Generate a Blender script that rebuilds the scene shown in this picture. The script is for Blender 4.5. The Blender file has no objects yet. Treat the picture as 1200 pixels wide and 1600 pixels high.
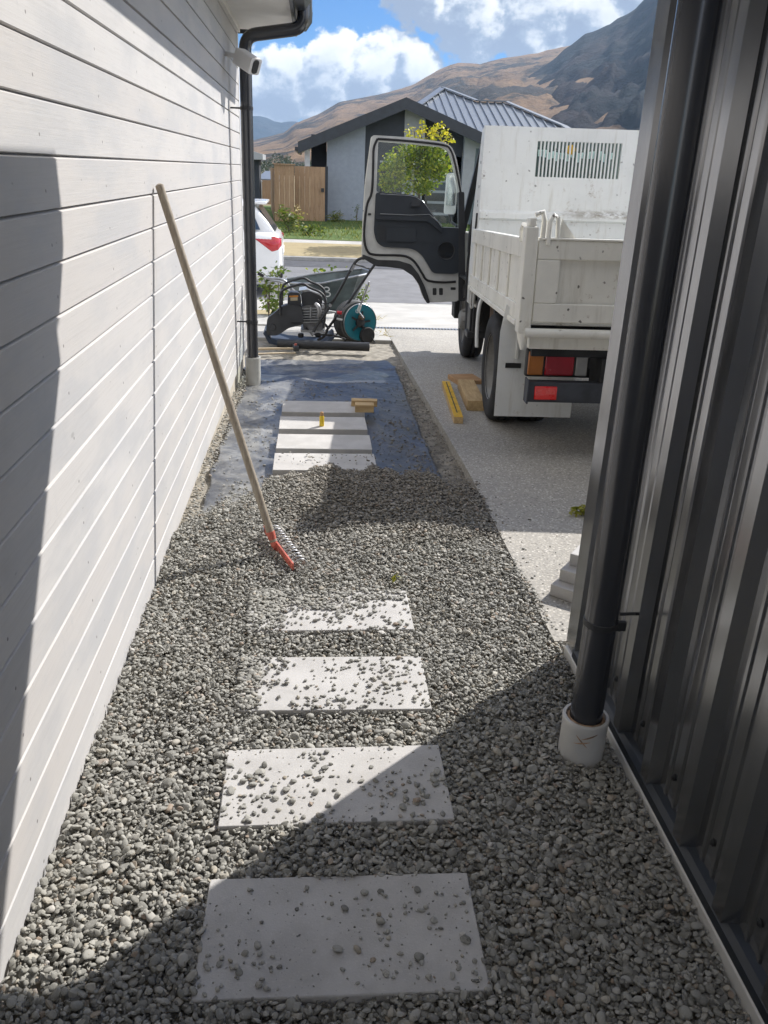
import bpy, bmesh, math, random
import numpy as np
from mathutils import Vector, Matrix, Euler, noise as mnoise
from mathutils.geometry import tessellate_polygon
random.seed(7)
RNG = np.random.default_rng(11)
R = math.radians
SC = bpy.context.scene
COL = SC.collection

# ------------------------------------------------------------------ camera
CAM_H, FPX = 1.53, 1275.0
def _norm(v): v = np.array(v, float); return v / np.linalg.norm(v)
_vp = np.array([492 - 600, 263 - 800, FPX], float)
_d = _norm(_vp)
_n = _norm(np.cross(_vp, [math.cos(R(2.3)), math.sin(R(2.3)), 0]))
if _n[1] > 0: _n = -_n
_x = np.cross(_d, _n)
RC = np.stack([_x, _d, _n], 1)                      # world -> camera (x right, y down, z forward)
cam_data = bpy.data.cameras.new('camera')
cam = bpy.data.objects.new('camera', cam_data); COL.objects.link(cam)
cam_data.sensor_fit = 'VERTICAL'; cam_data.sensor_height = 36; cam_data.sensor_width = 27
cam_data.lens = 36 * FPX / 1600
cam_data.clip_start = 0.02; cam_data.clip_end = 20000
_M = Matrix.Identity(4)
for i in range(3):
    _M[i][0] = RC[0, i]; _M[i][1] = -RC[1, i]; _M[i][2] = -RC[2, i]
_M[2][3] = CAM_H
cam.matrix_world = _M
SC.camera = cam

PY = [-50, 0, 4.2, 10, 13.6, 20, 22.5, 31, 60, 4000]
PZ = [0, 0, 0, -.24, -.46, -.48, -.36, -.15, -.1, -2]
def gz(y): return float(np.interp(y, PY, PZ))
def ray(x, y): return RC.T @ np.array([x - 600, y - 800, FPX], float)
def at(x, y, Y):
    d = ray(x, y); return Vector(d * (Y / d[1])) + Vector((0, 0, CAM_H))
def onx(x, y, X):
    d = ray(x, y); return Vector(d * (X / d[0])) + Vector((0, 0, CAM_H))
def gr(x, y, off=0.0):
    d = ray(x, y); Y = 0.4
    while Y < 90:
        p = d * (Y / d[1]); z = p[2] + CAM_H
        if z <= gz(Y) + off: return Vector((p[0], p[1], z))
        Y += 0.004
    return Vector((p[0], p[1], z))
def azel(x, y):
    d = ray(x, y); return math.atan2(d[0], d[1]), d[2] / math.hypot(d[0], d[1])

# ------------------------------------------------------------------ sun, sky, exposure
SUN = Vector((1.0, 0.89, 1.08)).normalized()
EL = math.asin(SUN.z); AZ = math.atan2(SUN.x, SUN.y)
sl = bpy.data.lights.new('sun', 'SUN'); sl.energy = 3.9; sl.angle = R(0.5); sl.color = (1, .962, .915)
so = bpy.data.objects.new('sun', sl); COL.objects.link(so)
so.rotation_euler = SUN.to_track_quat('Z', 'Y').to_euler()
SC.view_settings.view_transform = 'Standard'; SC.view_settings.look = 'None'
SC.view_settings.exposure = 0.78; SC.view_settings.gamma = 1
W = bpy.data.worlds.new('World'); SC.world = W; W.use_nodes = True

class NT:
    def __init__(s, tree): s.t = tree; s.n = tree.nodes; s.l = tree.links
    def new(s, typ, **k):
        n = s.n.new(typ)
        for a, b in k.items(): setattr(n, a, b)
        return n
    def put(s, sock, v):
        if isinstance(v, bpy.types.NodeSocket): s.l.new(v, sock)
        elif v is not None: sock.default_value = v
    def math(s, op, a, b=None, c=None, clamp=False):
        n = s.new('ShaderNodeMath', operation=op, use_clamp=clamp)
        for i, v in enumerate((a, b, c)):
            if v is not None: s.put(n.inputs[i], v)
        return n.outputs[0]
    def vmath(s, op, a, b=None, scale=None):
        n = s.new('ShaderNodeVectorMath', operation=op); s.put(n.inputs[0], a)
        if b is not None: s.put(n.inputs[1], b)
        if scale is not None: s.put(n.inputs['Scale'], scale)
        return n.outputs['Value'] if op in ('DOT_PRODUCT', 'LENGTH') else n.outputs[0]
    def noise(s, vec, scale, detail=4, rough=.55, dist=0, col=False):
        n = s.new('ShaderNodeTexNoise'); s.put(n.inputs['Vector'], vec); n.inputs['Scale'].default_value = scale
        n.inputs['Detail'].default_value = detail; n.inputs['Roughness'].default_value = rough; n.inputs['Distortion'].default_value = dist
        return n.outputs['Color'] if col else n.outputs['Fac']
    def voro(s, vec, scale, feature='F1', out='Distance'):
        n = s.new('ShaderNodeTexVoronoi', feature=feature); s.put(n.inputs['Vector'], vec); n.inputs['Scale'].default_value = scale
        return n.outputs[out]
    def step(s, v, a, b, lo=0., hi=1.):
        n = s.new('ShaderNodeMapRange', interpolation_type='SMOOTHSTEP'); s.put(n.inputs[0], v)
        for i, q in enumerate((a, b, lo, hi)): s.put(n.inputs[i + 1], q)
        return n.outputs[0]
    def mix(s, f, a, b, mode='MIX'):
        n = s.new('ShaderNodeMix', data_type='RGBA', blend_type=mode)
        s.put(n.inputs[0], f)
        for i, v in ((6, a), (7, b)):
            s.put(n.inputs[i], v if isinstance(v, bpy.types.NodeSocket) else (*v[:3], 1))
        return n.outputs[2]
    def ramp(s, v, stops, interp='LINEAR'):
        n = s.new('ShaderNodeValToRGB'); s.put(n.inputs[0], v); e = n.color_ramp.elements; n.color_ramp.interpolation = interp
        while len(e) < len(stops): e.new(.5)
        for q, (p, c) in zip(e, stops): q.position = p; q.color = (*c[:3], 1)
        return n.outputs[0]
    def bump(s, h, strength=.4, dist=.01):
        n = s.new('ShaderNodeBump'); s.put(n.inputs['Height'], h); n.inputs['Strength'].default_value = strength; n.inputs['Distance'].default_value = dist
        return n.outputs[0]
    def mapping(s, v, scale=(1, 1, 1)):
        n = s.new('ShaderNodeMapping'); s.put(n.inputs[0], v); n.inputs['Scale'].default_value = scale; return n.outputs[0]

def build_sky():
    g = NT(W.node_tree); g.n.clear()
    sky = g.new('ShaderNodeTexSky', sky_type='NISHITA', sun_disc=False, sun_elevation=EL, sun_rotation=AZ, altitude=400, air_density=1, dust_density=.6, ozone_density=1.6)
    d = g.new('ShaderNodeTexCoord').outputs['Generated']
    d = g.vmath('NORMALIZE', d)
    warp = g.vmath('SCALE', g.vmath('SUBTRACT', g.noise(d, 14, 4, .6, col=True), (.5, .5, .5)), scale=.055)
    dw = g.vmath('ADD', d, warp)
    def field(dd, ddw):
        tot = None
        for x, y, r, w in CLOUDS:
            D = Vector(_norm(ray(x, y)))
            dist = g.vmath('LENGTH', g.vmath('SUBTRACT', ddw, D))
            b = g.step(dist, 0, r / 1275., w, 0.)
            tot = b if tot is None else g.math('MAXIMUM', tot, b)
        wide = g.step(g.noise(g.mapping(dd, (1, 1, 2.2)), 3.1, 3, .5), .38, .55, 0, .9)
        el = g.new('ShaderNodeSeparateXYZ'); g.put(el.inputs[0], dd)
        ahead = g.step(el.outputs[1], .80, .93, 1., 0.)
        tot = g.math('MAXIMUM', tot, g.math('MULTIPLY', wide, ahead))
        f = g.noise(g.mapping(dd, (1, 1, 1.35)), 24, 10, .60)
        return g.math('ADD', tot, g.math('MULTIPLY', g.math('SUBTRACT', f, .5), 1.15))
    F = field(d, dw)
    off = g.vmath('NORMALIZE', g.vmath('ADD', d, (SUN.x * .016, 0, .014)))
    F2 = field(off, g.vmath('ADD', off, warp))
    mask = g.step(F, .36, .50)
    lit = g.step(g.math('SUBTRACT', F2, F), -.26, .20, 1., 0.)
    thick = g.step(F, .5, 1.25, 1., .62)
    sep = g.new('ShaderNodeSeparateXYZ'); g.put(sep.inputs[0], d)
    low = g.step(sep.outputs[2], .045, .12, .62, 1.)
    br = g.math('MULTIPLY', g.math('MULTIPLY', lit, thick), low)
    cc = g.ramp(br, [(0., (.20, .24, .32)), (.25, (.27, .315, .39)), (.55, (.47, .495, .53)), (.8, (.63, .635, .64)), (1., (.72, .72, .72))])
    over = g.step(sep.outputs[1], .78, .92, 1., 0.)  # sky outside the forward view, brightened as added fill for the shade
    cc = g.mix(over, cc, g.ramp(br, [(0., (.60, .605, .615)), (.5, (.99, .965, .925)), (1., (1.38, 1.34, 1.27))]))
    blue = g.vmath('SCALE', sky.outputs[0], scale=.10)
    tint = g.mix(1., blue, (.15, .345, .62), 'MULTIPLY')
    tint = g.vmath('SCALE', tint, scale=g.step(sep.outputs[1], .78, .92, 2.2, 1.))  # clear sky out of view scaled up too, as unseen fill
    col = g.mix(mask, tint, cc)
    bg = g.new('ShaderNodeBackground'); g.put(bg.inputs[0], col); bg.inputs[1].default_value = 1.0
    o = g.new('ShaderNodeOutputWorld'); g.l.new(bg.outputs[0], o.inputs[0])
CLOUDS = [(395, 120, 80, 1.), (440, 130, 95, 1.), (515, 115, 100, 1.05), (590, 125, 95, 1.), (650, 110, 62, .95), (410, 175, 80, .9), (520, 180, 90, .9),
          (740, 10, 120, 1.), (840, 25, 130, 1.05), (930, 35, 120, 1.05), (660, -20, 90, 1.), (1040, 0, 160, 1.), (770, 62, 60, .7), (500, -90, 80, .6)]
build_sky()

# ------------------------------------------------------------------ materials
MATS = {}
def newmat(name):
    m = bpy.data.materials.new(name); m.use_nodes = True; g = NT(m.node_tree)
    b = g.n['Principled BSDF']; MATS[name] = m
    return m, g, b
def obj_co(g): return g.new('ShaderNodeTexCoord').outputs['Object']
def world_co(g): return g.new('ShaderNodeNewGeometry').outputs['Position']
def simple(name, c, rough=.6, metal=0, var=.12, scale=6, bump=0, bscale=80, spec=.5, coat=0, detail=4):
    m, g, b = newmat(name); co = obj_co(g)
    f = g.noise(co, scale, detail, .6)
    lo = tuple(q * (1 - var) for q in c); hi = tuple(min(1, q * (1 + var)) for q in c)
    g.put(b.inputs['Base Color'], g.mix(g.step(f, .3, .7), lo, hi))
    g.put(b.inputs['Roughness'], g.math('ADD', rough - .06, g.math('MULTIPLY', g.noise(co, scale * 3.1, 3), .12)))
    b.inputs['Metallic'].default_value = metal; b.inputs['Specular IOR Level'].default_value = spec; b.inputs['Coat Weight'].default_value = coat
    if bump: g.put(b.inputs['Normal'], g.bump(g.noise(co, bscale, 5, .6), bump, .004))
    return m

def m_cladding():
    m, g, b = newmat('whitewashed_board'); co = world_co(g)
    s = g.new('ShaderNodeSeparateXYZ'); g.put(s.inputs[0], co)
    row = g.math('FLOOR', g.math('DIVIDE', g.math('SUBTRACT', s.outputs[2], 1.535), .1205))
    cmb = g.new('ShaderNodeCombineXYZ'); g.put(cmb.inputs[0], s.outputs[0]); g.put(cmb.inputs[1], g.math('ADD', s.outputs[1], g.math('MULTIPLY', row, 3.77))); g.put(cmb.inputs[2], s.outputs[2])
    v = cmb.outputs[0]
    tone = g.new('ShaderNodeTexWhiteNoise', noise_dimensions='1D'); g.put(tone.inputs['W'], row)
    grain = g.noise(g.mapping(v, (20, 1.3, 60)), 3., 6, .65)
    cloud = g.noise(g.mapping(v, (1, .8, 2.5)), 2.2, 4, .6)
    streak = g.step(g.noise(g.mapping(v, (1, 9, 2.3)), 2.3, 5, .7, .6), .60, .76)
    c = g.mix(tone.outputs['Value'], (.515, .490, .468), (.555, .540, .524))
    c = g.mix(g.math('MULTIPLY', g.step(cloud, .4, .66), .75), c, (.435, .435, .44))
    c = g.mix(g.math('MULTIPLY', g.step(grain, .45, .75), .38), c, (.42, .40, .38))
    c = g.mix(g.math('MULTIPLY', streak, .6), c, (.44, .44, .44))
    kn = g.voro(g.mapping(v, (1, 2.0, 4.5)), 1.15)
    knot = g.step(kn, .045, .02)
    c = g.mix(g.math('MULTIPLY', knot, .5), c, (.26, .25, .24))
    fy = g.math('SUBTRACT', g.math('FRACT', g.math('DIVIDE', s.outputs[1], .6)), .5)
    fz = g.math('SUBTRACT', g.math('FRACT', g.math('DIVIDE', g.math('SUBTRACT', s.outputs[2], 1.535), .1205)), .36)
    nd = g.math('SQRT', g.math('ADD', g.math('POWER', g.math('MULTIPLY', fy, .6), 2.), g.math('POWER', g.math('MULTIPLY', fz, .1205), 2.)))
    c = g.mix(g.math('MULTIPLY', g.step(nd, .0052, .0030), .8), c, (.13, .12, .115))
    kn2 = g.voro(g.mapping(v, (1, 2.6, 6.5)), 2.1)
    c = g.mix(g.math('MULTIPLY', g.step(kn2, .05, .02), .42), c, (.22, .21, .20))
    g.put(b.inputs['Base Color'], c); b.inputs['Roughness'].default_value = .7
    g.put(b.inputs['Normal'], g.bump(grain, .22, .003))
    return m
def m_gravel():
    m, g, b = newmat('river_gravel'); rnd = g.new('ShaderNodeNewGeometry').outputs['Random Per Island']; co = obj_co(g)
    c = g.ramp(rnd, [(0., (.145, .14, .124)), (.3, (.245, .238, .21)), (.66, (.32, .31, .275)), (.88, (.385, .37, .33)), (.95, (.35, .315, .25)), (.98, (.28, .21, .155)), (1., (.50, .48, .44))])
    dust = g.noise(co, 190, 3, .6)
    c = g.mix(g.math('MULTIPLY', g.step(dust, .48, .75), .32), c, (.37, .365, .33))
    big = g.noise(co, 1.7, 3, .5)
    c = g.mix(g.math('MULTIPLY', g.step(big, .45, .7), .15), c, (.23, .215, .165))
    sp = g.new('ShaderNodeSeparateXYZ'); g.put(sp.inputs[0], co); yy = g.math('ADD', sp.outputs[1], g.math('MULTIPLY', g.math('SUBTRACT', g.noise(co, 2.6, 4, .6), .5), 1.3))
    brown_mask = g.math('MULTIPLY', g.step(yy, 3.15, 3.75), g.step(g.math('ADD', sp.outputs[0], g.math('MULTIPLY', g.noise(co, 3., 3), .5)), -.1, .45))  # gravel mixed darker and browner towards the far right of the pile
    c = g.mix(g.math('MULTIPLY', brown_mask, .55), c, g.mix(1., c, (.52, .44, .37), 'MULTIPLY'))
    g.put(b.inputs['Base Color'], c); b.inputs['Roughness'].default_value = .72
    g.put(b.inputs['Normal'], g.bump(g.noise(co, 420, 3), .3, .001))
    return m
def m_paver():
    m, g, b = newmat('concrete_paver'); co = world_co(g)
    c = g.mix(g.step(g.noise(co, 7, 5, .6), .35, .7), (.425, .41, .39), (.505, .49, .468))
    c = g.mix(g.math('MULTIPLY', g.step(g.noise(co, 160, 3), .55, .75), .4), c, (.58, .565, .54))
    c = g.mix(g.math('MULTIPLY', g.step(g.noise(co, 3.3, 4, .7), .55, .75), .25), c, (.36, .34, .30))
    c = g.mix(g.math('MULTIPLY', g.step(g.voro(co, 75), .13, .05), .5), c, (.13, .13, .13))
    g.put(b.inputs['Base Color'], c); b.inputs['Roughness'].default_value = .85
    g.put(b.inputs['Normal'], g.bump(g.noise(co, 240, 4), .35, .002))
    return m
def m_aggregate():
    m, g, b = newmat('exposed_aggregate'); co = world_co(g)
    v = g.new('ShaderNodeTexVoronoi'); g.put(v.inputs['Vector'], co); v.inputs['Scale'].default_value = 88
    sp = g.ramp(v.outputs['Color'], [(0., (.12, .115, .105)), (.3, (.31, .29, .255)), (.7, (.46, .43, .375)), (1., (.68, .65, .59))])
    c = g.mix(g.step(v.outputs['Distance'], .35, .6), sp, (.33, .31, .275))
    c = g.mix(g.math('MULTIPLY', g.step(g.noise(co, 1.1, 5, .6), .45, .7), .3), c, (.20, .19, .17))
    c = g.mix(g.math('MULTIPLY', g.step(g.noise(co, 12, 4, .7), .62, .72), .5), c, (.13, .125, .11))
    g.put(b.inputs['Base Color'], c); b.inputs['Roughness'].default_value = .8
    g.put(b.inputs['Normal'], g.bump(v.outputs['Distance'], .5, .003))
    return m
def m_mat():
    m, g, b = newmat('weed_mat_cloth'); co = world_co(g)
    s = g.new('ShaderNodeTexWave', wave_type='BANDS', bands_direction='X'); g.put(s.inputs['Vector'], co); s.inputs['Scale'].default_value = 90; s.inputs['Distortion'].default_value = .2
    c = g.mix(g.step(g.noise(co, 4, 5, .6), .35, .7), (.032, .037, .048), (.056, .062, .074))
    dust = g.noise(g.mapping(co, (1.2, .8, 1)), 3.1, 7, .72, .5)
    sx = g.new('ShaderNodeSeparateXYZ'); g.put(sx.inputs[0], co); side = g.step(g.math('ADD', sx.outputs[0], g.math('MULTIPLY', g.noise(co, 2.2, 4, .6), .5)), -.05, .45, .72, .22)
    c = g.mix(g.math('MULTIPLY', g.step(dust, .42, .68), side), c, (.34, .335, .31))
    c = g.mix(g.math('MULTIPLY', g.step(g.noise(g.mapping(co, (3, 1.2, 1)), 9, 6, .75), .55, .72), .4), c, (.40, .39, .36))
    c = g.mix(g.math('MULTIPLY', g.step(g.voro(co, 60), .16, .07), .6), c, (.34, .33, .3))
    g.put(b.inputs['Base Color'], c); g.put(b.inputs['Roughness'], g.math('ADD', .24, g.math('MULTIPLY', dust, .32)))
    b.inputs['Specular IOR Level'].default_value = .7; b.inputs['Sheen Weight'].default_value = .08
    g.put(b.inputs['Normal'], g.bump(s.outputs['Fac'], .12, .001))
    return m
def m_timber(name, c1, c2, knots=.4, scale=(14, 14, 1.2), sc=3.):
    m, g, b = newmat(name); co = obj_co(g)
    gr_ = g.noise(g.mapping(co, scale), sc, 6, .65, .4)
    c = g.mix(g.step(gr_, .32, .7), c1, c2)
    k = g.step(g.voro(g.mapping(co, (3, 3, 1.2)), 2.3), .09, .04)
    c = g.mix(g.math('MULTIPLY', k, knots), c, tuple(q * .3 for q in c1))
    c = g.mix(g.math('MULTIPLY', g.step(g.noise(co, 2., 4), .5, .7), .25), c, tuple(q * .6 for q in c1))
    g.put(b.inputs['Base Color'], c); b.inputs['Roughness'].default_value = .75
    g.put(b.inputs['Normal'], g.bump(gr_, .25, .004)); return m
def m_truck(name, base, chips=1.):
    m, g, b = newmat(name); co = obj_co(g)
    c = g.mix(g.step(g.noise(co, 2.4, 5, .65), .35, .7), base, tuple(q * .88 for q in base))
    c = g.mix(g.math('MULTIPLY', g.step(g.noise(g.mapping(co, (7, 7, .7)), 2.2, 5, .7), .50, .74), .42), c, (.42, .385, .31))
    ch = g.math('MULTIPLY', g.step(g.voro(g.vmath('ADD', co, g.vmath('SCALE', g.noise(co, 30, 3, .6, col=True), scale=.03)), 15), .15, .08), g.step(g.noise(co, 2.6, 3), .45, .54))
    c = g.mix(g.math('MULTIPLY', ch, .9 * chips), c, (.06, .05, .04))
    ru = g.math('MULTIPLY', g.step(g.noise(co, 11, 6, .78), .57, .66), g.step(g.noise(co, 1.4, 3), .47, .57))
    c = g.mix(g.math('MULTIPLY', ru, .6 * chips), c, (.24, .16, .09))
    g.put(b.inputs['Base Color'], c)
    g.put(b.inputs['Roughness'], g.math('ADD', .38, g.math('MULTIPLY', g.noise(co, 5, 4), .3))); b.inputs['Coat Weight'].default_value = .1
    return m
def m_guard():
    m_truck('guard_paint', (.76, .77, .75), .7); m = MATS['guard_paint']; g = NT(m.node_tree); b = g.n['Principled BSDF']; co = obj_co(g)
    src = b.inputs['Base Color'].links[0].from_socket; s = g.new('ShaderNodeSeparateXYZ'); g.put(s.inputs[0], co)
    n = g.noise(g.mapping(co, (3, 3, 9)), 4, 6, .75)
    band = g.math('MULTIPLY', g.step(g.math('ABSOLUTE', g.math('SUBTRACT', s.outputs[2], 1.372)), .05, .0), g.step(g.math('ABSOLUTE', g.math('SUBTRACT', s.outputs[0], 1.15)), .65, .15))
    c = g.mix(g.math('MULTIPLY', g.math('MULTIPLY', band, g.step(n, .40, .58)), .75), src, (.17, .13, .08))
    lo = g.math('MULTIPLY', g.step(s.outputs[2], 1.335, 1.30), .16); c = g.mix(lo, c, (.40, .43, .44))
    smear = g.math('MULTIPLY', g.step(g.math('ABSOLUTE', g.math('SUBTRACT', s.outputs[2], 1.335)), .045, .015), g.step(g.math('ABSOLUTE', g.math('SUBTRACT', s.outputs[0], 1.86)), .07, .03))
    c = g.mix(g.math('MULTIPLY', smear, g.step(g.noise(co, 22, 3), .48, .56)), c, (.03, .03, .025))
    scr = g.step(g.noise(g.mapping(co, (40, 1, 3)), 3, 3, .6), .70, .74); c = g.mix(g.math('MULTIPLY', scr, .25), c, (.35, .34, .31))
    g.put(b.inputs['Base Color'], c)
def m_ground(name, stops, scale, rough=.95, bump=.4, bs=60, co2=None):
    m, g, b = newmat(name); co = world_co(g)
    f = g.noise(co, scale, 7, .65)
    g.put(b.inputs['Base Color'], g.ramp(f, stops)); b.inputs['Roughness'].default_value = rough; b.inputs['Specular IOR Level'].default_value = .25
    g.put(b.inputs['Normal'], g.bump(g.noise(co, bs, 5), bump, .01)); return m
def m_hill(name, dry, scrub, rock, thr=(.45, .62), sc=.011):
    m, g, b = newmat(name); co = world_co(g)
    n1 = g.noise(g.mapping(co, (1, 1, 1.6)), sc, 9, .66, .3); n2 = g.noise(co, sc * 5, 8, .7)
    c = g.mix(g.step(n2, .35, .65), dry, tuple(q * .7 for q in dry))
    c = g.mix(g.step(n1, *thr), c, scrub)
    c = g.mix(g.math('MULTIPLY', g.step(g.noise(co, sc * 14, 8, .72), .52, .68), .6), c, rock)
    g.put(b.inputs['Base Color'], c); b.inputs['Roughness'].default_value = 1; b.inputs['Specular IOR Level'].default_value = .1
    g.put(b.inputs['Normal'], g.bump(g.noise(co, sc * 9, 9, .7), .9, 14.)); return m
def m_leaf(name, stops, trans=.35):
    m, g, b = newmat(name); rnd = g.new('ShaderNodeNewGeometry').outputs['Random Per Island']
    c = g.ramp(rnd, stops); g.put(b.inputs['Base Color'], c); b.inputs['Roughness'].default_value = .5
    t = g.new('ShaderNodeBsdfTranslucent'); g.put(t.inputs[0], g.mix(1., c, (1.5, 1.5, .7), 'MULTIPLY'))
    mx = g.new('ShaderNodeMixShader'); mx.inputs[0].default_value = trans
    g.l.new(b.outputs[0], mx.inputs[1]); g.l.new(t.outputs[0], mx.inputs[2]); g.l.new(mx.outputs[0], g.n['Material Output'].inputs[0]); return m
def m_glass(name, tint=(.86, .93, .92), refl=1.45, dirt=.03):
    m, g, b = newmat(name)
    tr = g.new('ShaderNodeBsdfTransparent'); tr.inputs[0].default_value = (*tint, 1)
    gl = g.new('ShaderNodeBsdfGlossy'); gl.inputs['Roughness'].default_value = .02
    fr = g.new('ShaderNodeFresnel'); fr.inputs[0].default_value = refl
    mx = g.new('ShaderNodeMixShader'); g.l.new(fr.outputs[0], mx.inputs[0]); g.l.new(tr.outputs[0], mx.inputs[1]); g.l.new(gl.outputs[0], mx.inputs[2])
    df = g.new('ShaderNodeBsdfDiffuse'); df.inputs[0].default_value = (.5, .55, .55, 1)
    m2 = g.new('ShaderNodeMixShader'); m2.inputs[0].default_value = dirt; g.l.new(mx.outputs[0], m2.inputs[1]); g.l.new(df.outputs[0], m2.inputs[2])
    g.l.new(m2.outputs[0], g.n['Material Output'].inputs[0]); return m

m_cladding(); m_gravel(); m_paver(); m_aggregate(); m_mat()
m_guard()
m_timber('fence_timber', (.30, .18, .10), (.46, .31, .19), .5, (30, 30, 1.))
m_timber('pine_block', (.42, .28, .13), (.58, .42, .22), .5, (14, 2, 14))
m_timber('offcut_board', (.34, .19, .085), (.48, .29, .14), .5, (14, 2, 14))
m_timber('ash_handle', (.25, .205, .155), (.37, .32, .25), .2, (30, 30, 2))
m_timber('pale_handle', (.46, .36, .23), (.58, .48, .33), .2, (2, 30, 30))
m_truck('truck_white', (.80, .782, .71)); m_truck('truck_inner_white', (.76, .77, .75), .5)
simple('white_trim', (.70, .69, .67), .6, var=.05); simple('soffit_paint', (.74, .72, .68), .7, var=.04)
simple('dark_pipe', (.034, .036, .042), .22, var=.05, scale=1.2, spec=.9, detail=1); simple('dark_fascia', (.022, .028, .037), .4, var=.15)
simple('riser_plastic', (.50, .50, .47), .5, var=.1, bump=.1); 
simple('camera_plastic', (.72, .70, .67), .45, var=.04); simple('black_lens', (.01, .01, .012), .1, var=.1)
simple('slab_concrete', (.46, .42, .35), .9, var=.2, scale=9, bump=.5); simple('pale_concrete', (.40, .385, .355), .85, var=.12, scale=2.2, bump=.25, bscale=150)
simple('kerb_concrete', (.40, .39, .36), .9, var=.15, bump=.4)
simple('black_rubber', (.018, .018, .019), .75, var=.3, bump=.2); simple('tyre_rubber', (.022, .022, .023), .8, var=.35, scale=12, bump=.35, bscale=60)
simple('black_plastic', (.025, .026, .028), .5, var=.3); simple('door_trim', (.020, .026, .034), .55, var=.15, bump=.12, bscale=260)
simple('door_paint', (.50, .50, .475), .5, var=.12); simple('chassis_black', (.02, .021, .023), .7, var=.4, bump=.3); simple('bumper_steel', (.045, .05, .06), .55, var=.35, bump=.2)
simple('rim_grey', (.24, .235, .22), .55, .2, var=.25); simple('chrome', (.75, .75, .75), .15, 1, var=.05); simple('steel_grey', (.38, .39, .40), .38, .8, var=.15)
simple('red_lens', (.34, .008, .02), .25, var=.12, coat=.5); simple('reflector_red', (.72, .012, .012), .28, var=.06, coat=.6); simple('amber_lens', (.36, .12, .015), .3, var=.12, coat=.4); simple('clear_lens', (.30, .30, .29), .3, var=.1, coat=.4)
simple('rust_tank', (.16, .11, .075), .8, var=.5, scale=14, bump=.4)
simple('rake_red', (.52, .13, .09), .5, var=.25, scale=20); simple('zinc', (.40, .40, .41), .42, .8, var=.1)
simple('yellow_paint', (.70, .42, .02), .5, var=.12, scale=30); simple('yellow_plastic', (.72, .50, .03), .45, var=.08)
simple('teal_plastic', (.012, .16, .21), .4, var=.15); simple('barrow_green', (.095, .118, .12), .6, var=.35, scale=5, bump=.2); simple('barrow_inside', (.14, .13, .12), .8, var=.35, scale=8)
simple('engine_grey', (.16, .16, .165), .5, .3, var=.4, scale=12); simple('engine_black', (.03, .032, .036), .5, var=.35); simple('plate_blue', (.03, .045, .075), .5, var=.3); simple('label_tan', (.42, .36, .24), .5); simple('label_orange', (.5, .2, .03), .5)
simple('hose_grey', (.10, .10, .095), .5, var=.2); simple('hose_red', (.55, .02, .03), .4); simple('mark_white', (.65, .67, .66), .6, var=.1)
simple('car_paint', (.80, .81, .82), .25, var=.02, coat=.6); simple('car_glass', (.05, .07, .09), .06, var=.1, spec=.8); simple('car_lamp', (.45, .01, .02), .2, coat=.8)
simple('house_wall', (.30, .33, .38), .8, var=.06, bump=.15); simple('house_dark', (.032, .037, .047), .7, var=.12); simple('house_pale', (.34, .35, .36), .8, var=.06)
simple('roof_steel', (.155, .175, .20), .42, .0, var=.1); simple('house_glass', (.03, .035, .04), .08, spec=.8); simple('neighbour_wall', (.30, .27, .22), .8); simple('white_paint', (.8, .8, .78), .5)
simple('soil', (.28, .255, .21), .95, var=.35, scale=14, bump=.6, bscale=40); simple('asphalt', (.155, .155, .16), .9, var=.12, scale=3, bump=.4, bscale=150); simple('dark_asphalt', (.06, .062, .07), .9, var=.2, scale=3, bump=.4, bscale=150)
simple('bark', (.12, .09, .065), .9, var=.3, bump=.5); simple('sticker_teal', (.62, .84, .80), .5, var=.1); simple('cream_pvc', (.60, .585, .55), .45, var=.06); simple('tape_brown', (.36, .24, .15), .7, var=.5, scale=40)
m_ground('dry_earth', [(0., (.10, .085, .05)), (.45, (.19, .16, .09)), (.7, (.24, .20, .11)), (1., (.13, .13, .06))], .05)
m_ground('verge_dry', [(.2, (.23, .185, .10)), (.5, (.35, .285, .165)), (.75, (.28, .24, .13)), (1., (.17, .17, .08))], 2.2, bs=90)
m_ground('lawn_green', [(.2, (.04, .075, .018)), (.5, (.075, .12, .03)), (.7, (.12, .15, .04)), (1., (.21, .19, .08))], 2.0, bs=90)
m_hill('tan_hill', (.29, .195, .12), (.062, .056, .050), (.16, .12, .09), (.46, .56), .006)
m_hill('dark_mountain', (.056, .044, .044), (.022, .027, .031), (.044, .039, .042), (.36, .60), .005)  # dark scrub, with cloud shadow and haze tone put into the colour
m_hill('far_mountain', (.055, .075, .10), (.035, .055, .075), (.07, .08, .10), (.4, .6), .002)  # blue of the distance haze put into the hill colour
m_leaf('tree_leaf', [(0., (.07, .12, .012)), (.4, (.13, .19, .02)), (.75, (.24, .28, .03)), (1., (.36, .34, .05))], .45)
m_leaf('tree_leaf_yellow', [(0., (.22, .24, .02)), (.5, (.36, .34, .03)), (1., (.5, .42, .06))], .45)
m_leaf('shrub_leaf', [(0., (.05, .09, .015)), (.5, (.10, .15, .03)), (1., (.22, .24, .07))], .4)
m_leaf('weed_leaf', [(0., (.16, .18, .03)), (1., (.34, .32, .05))], .4)
m_leaf('grass_blade', [(0., (.06, .10, .02)), (.6, (.14, .17, .04)), (1., (.30, .26, .11))], .35)
m_leaf('straw', [(0., (.35, .26, .1)), (1., (.5, .42, .2))], .2)
m_leaf('conifer', [(0., (.015, .03, .018)), (.6, (.028, .05, .028)), (1., (.05, .075, .03))], .1)
m_glass('door_glass'); m_glass('cab_glass', (.35, .42, .42))
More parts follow.
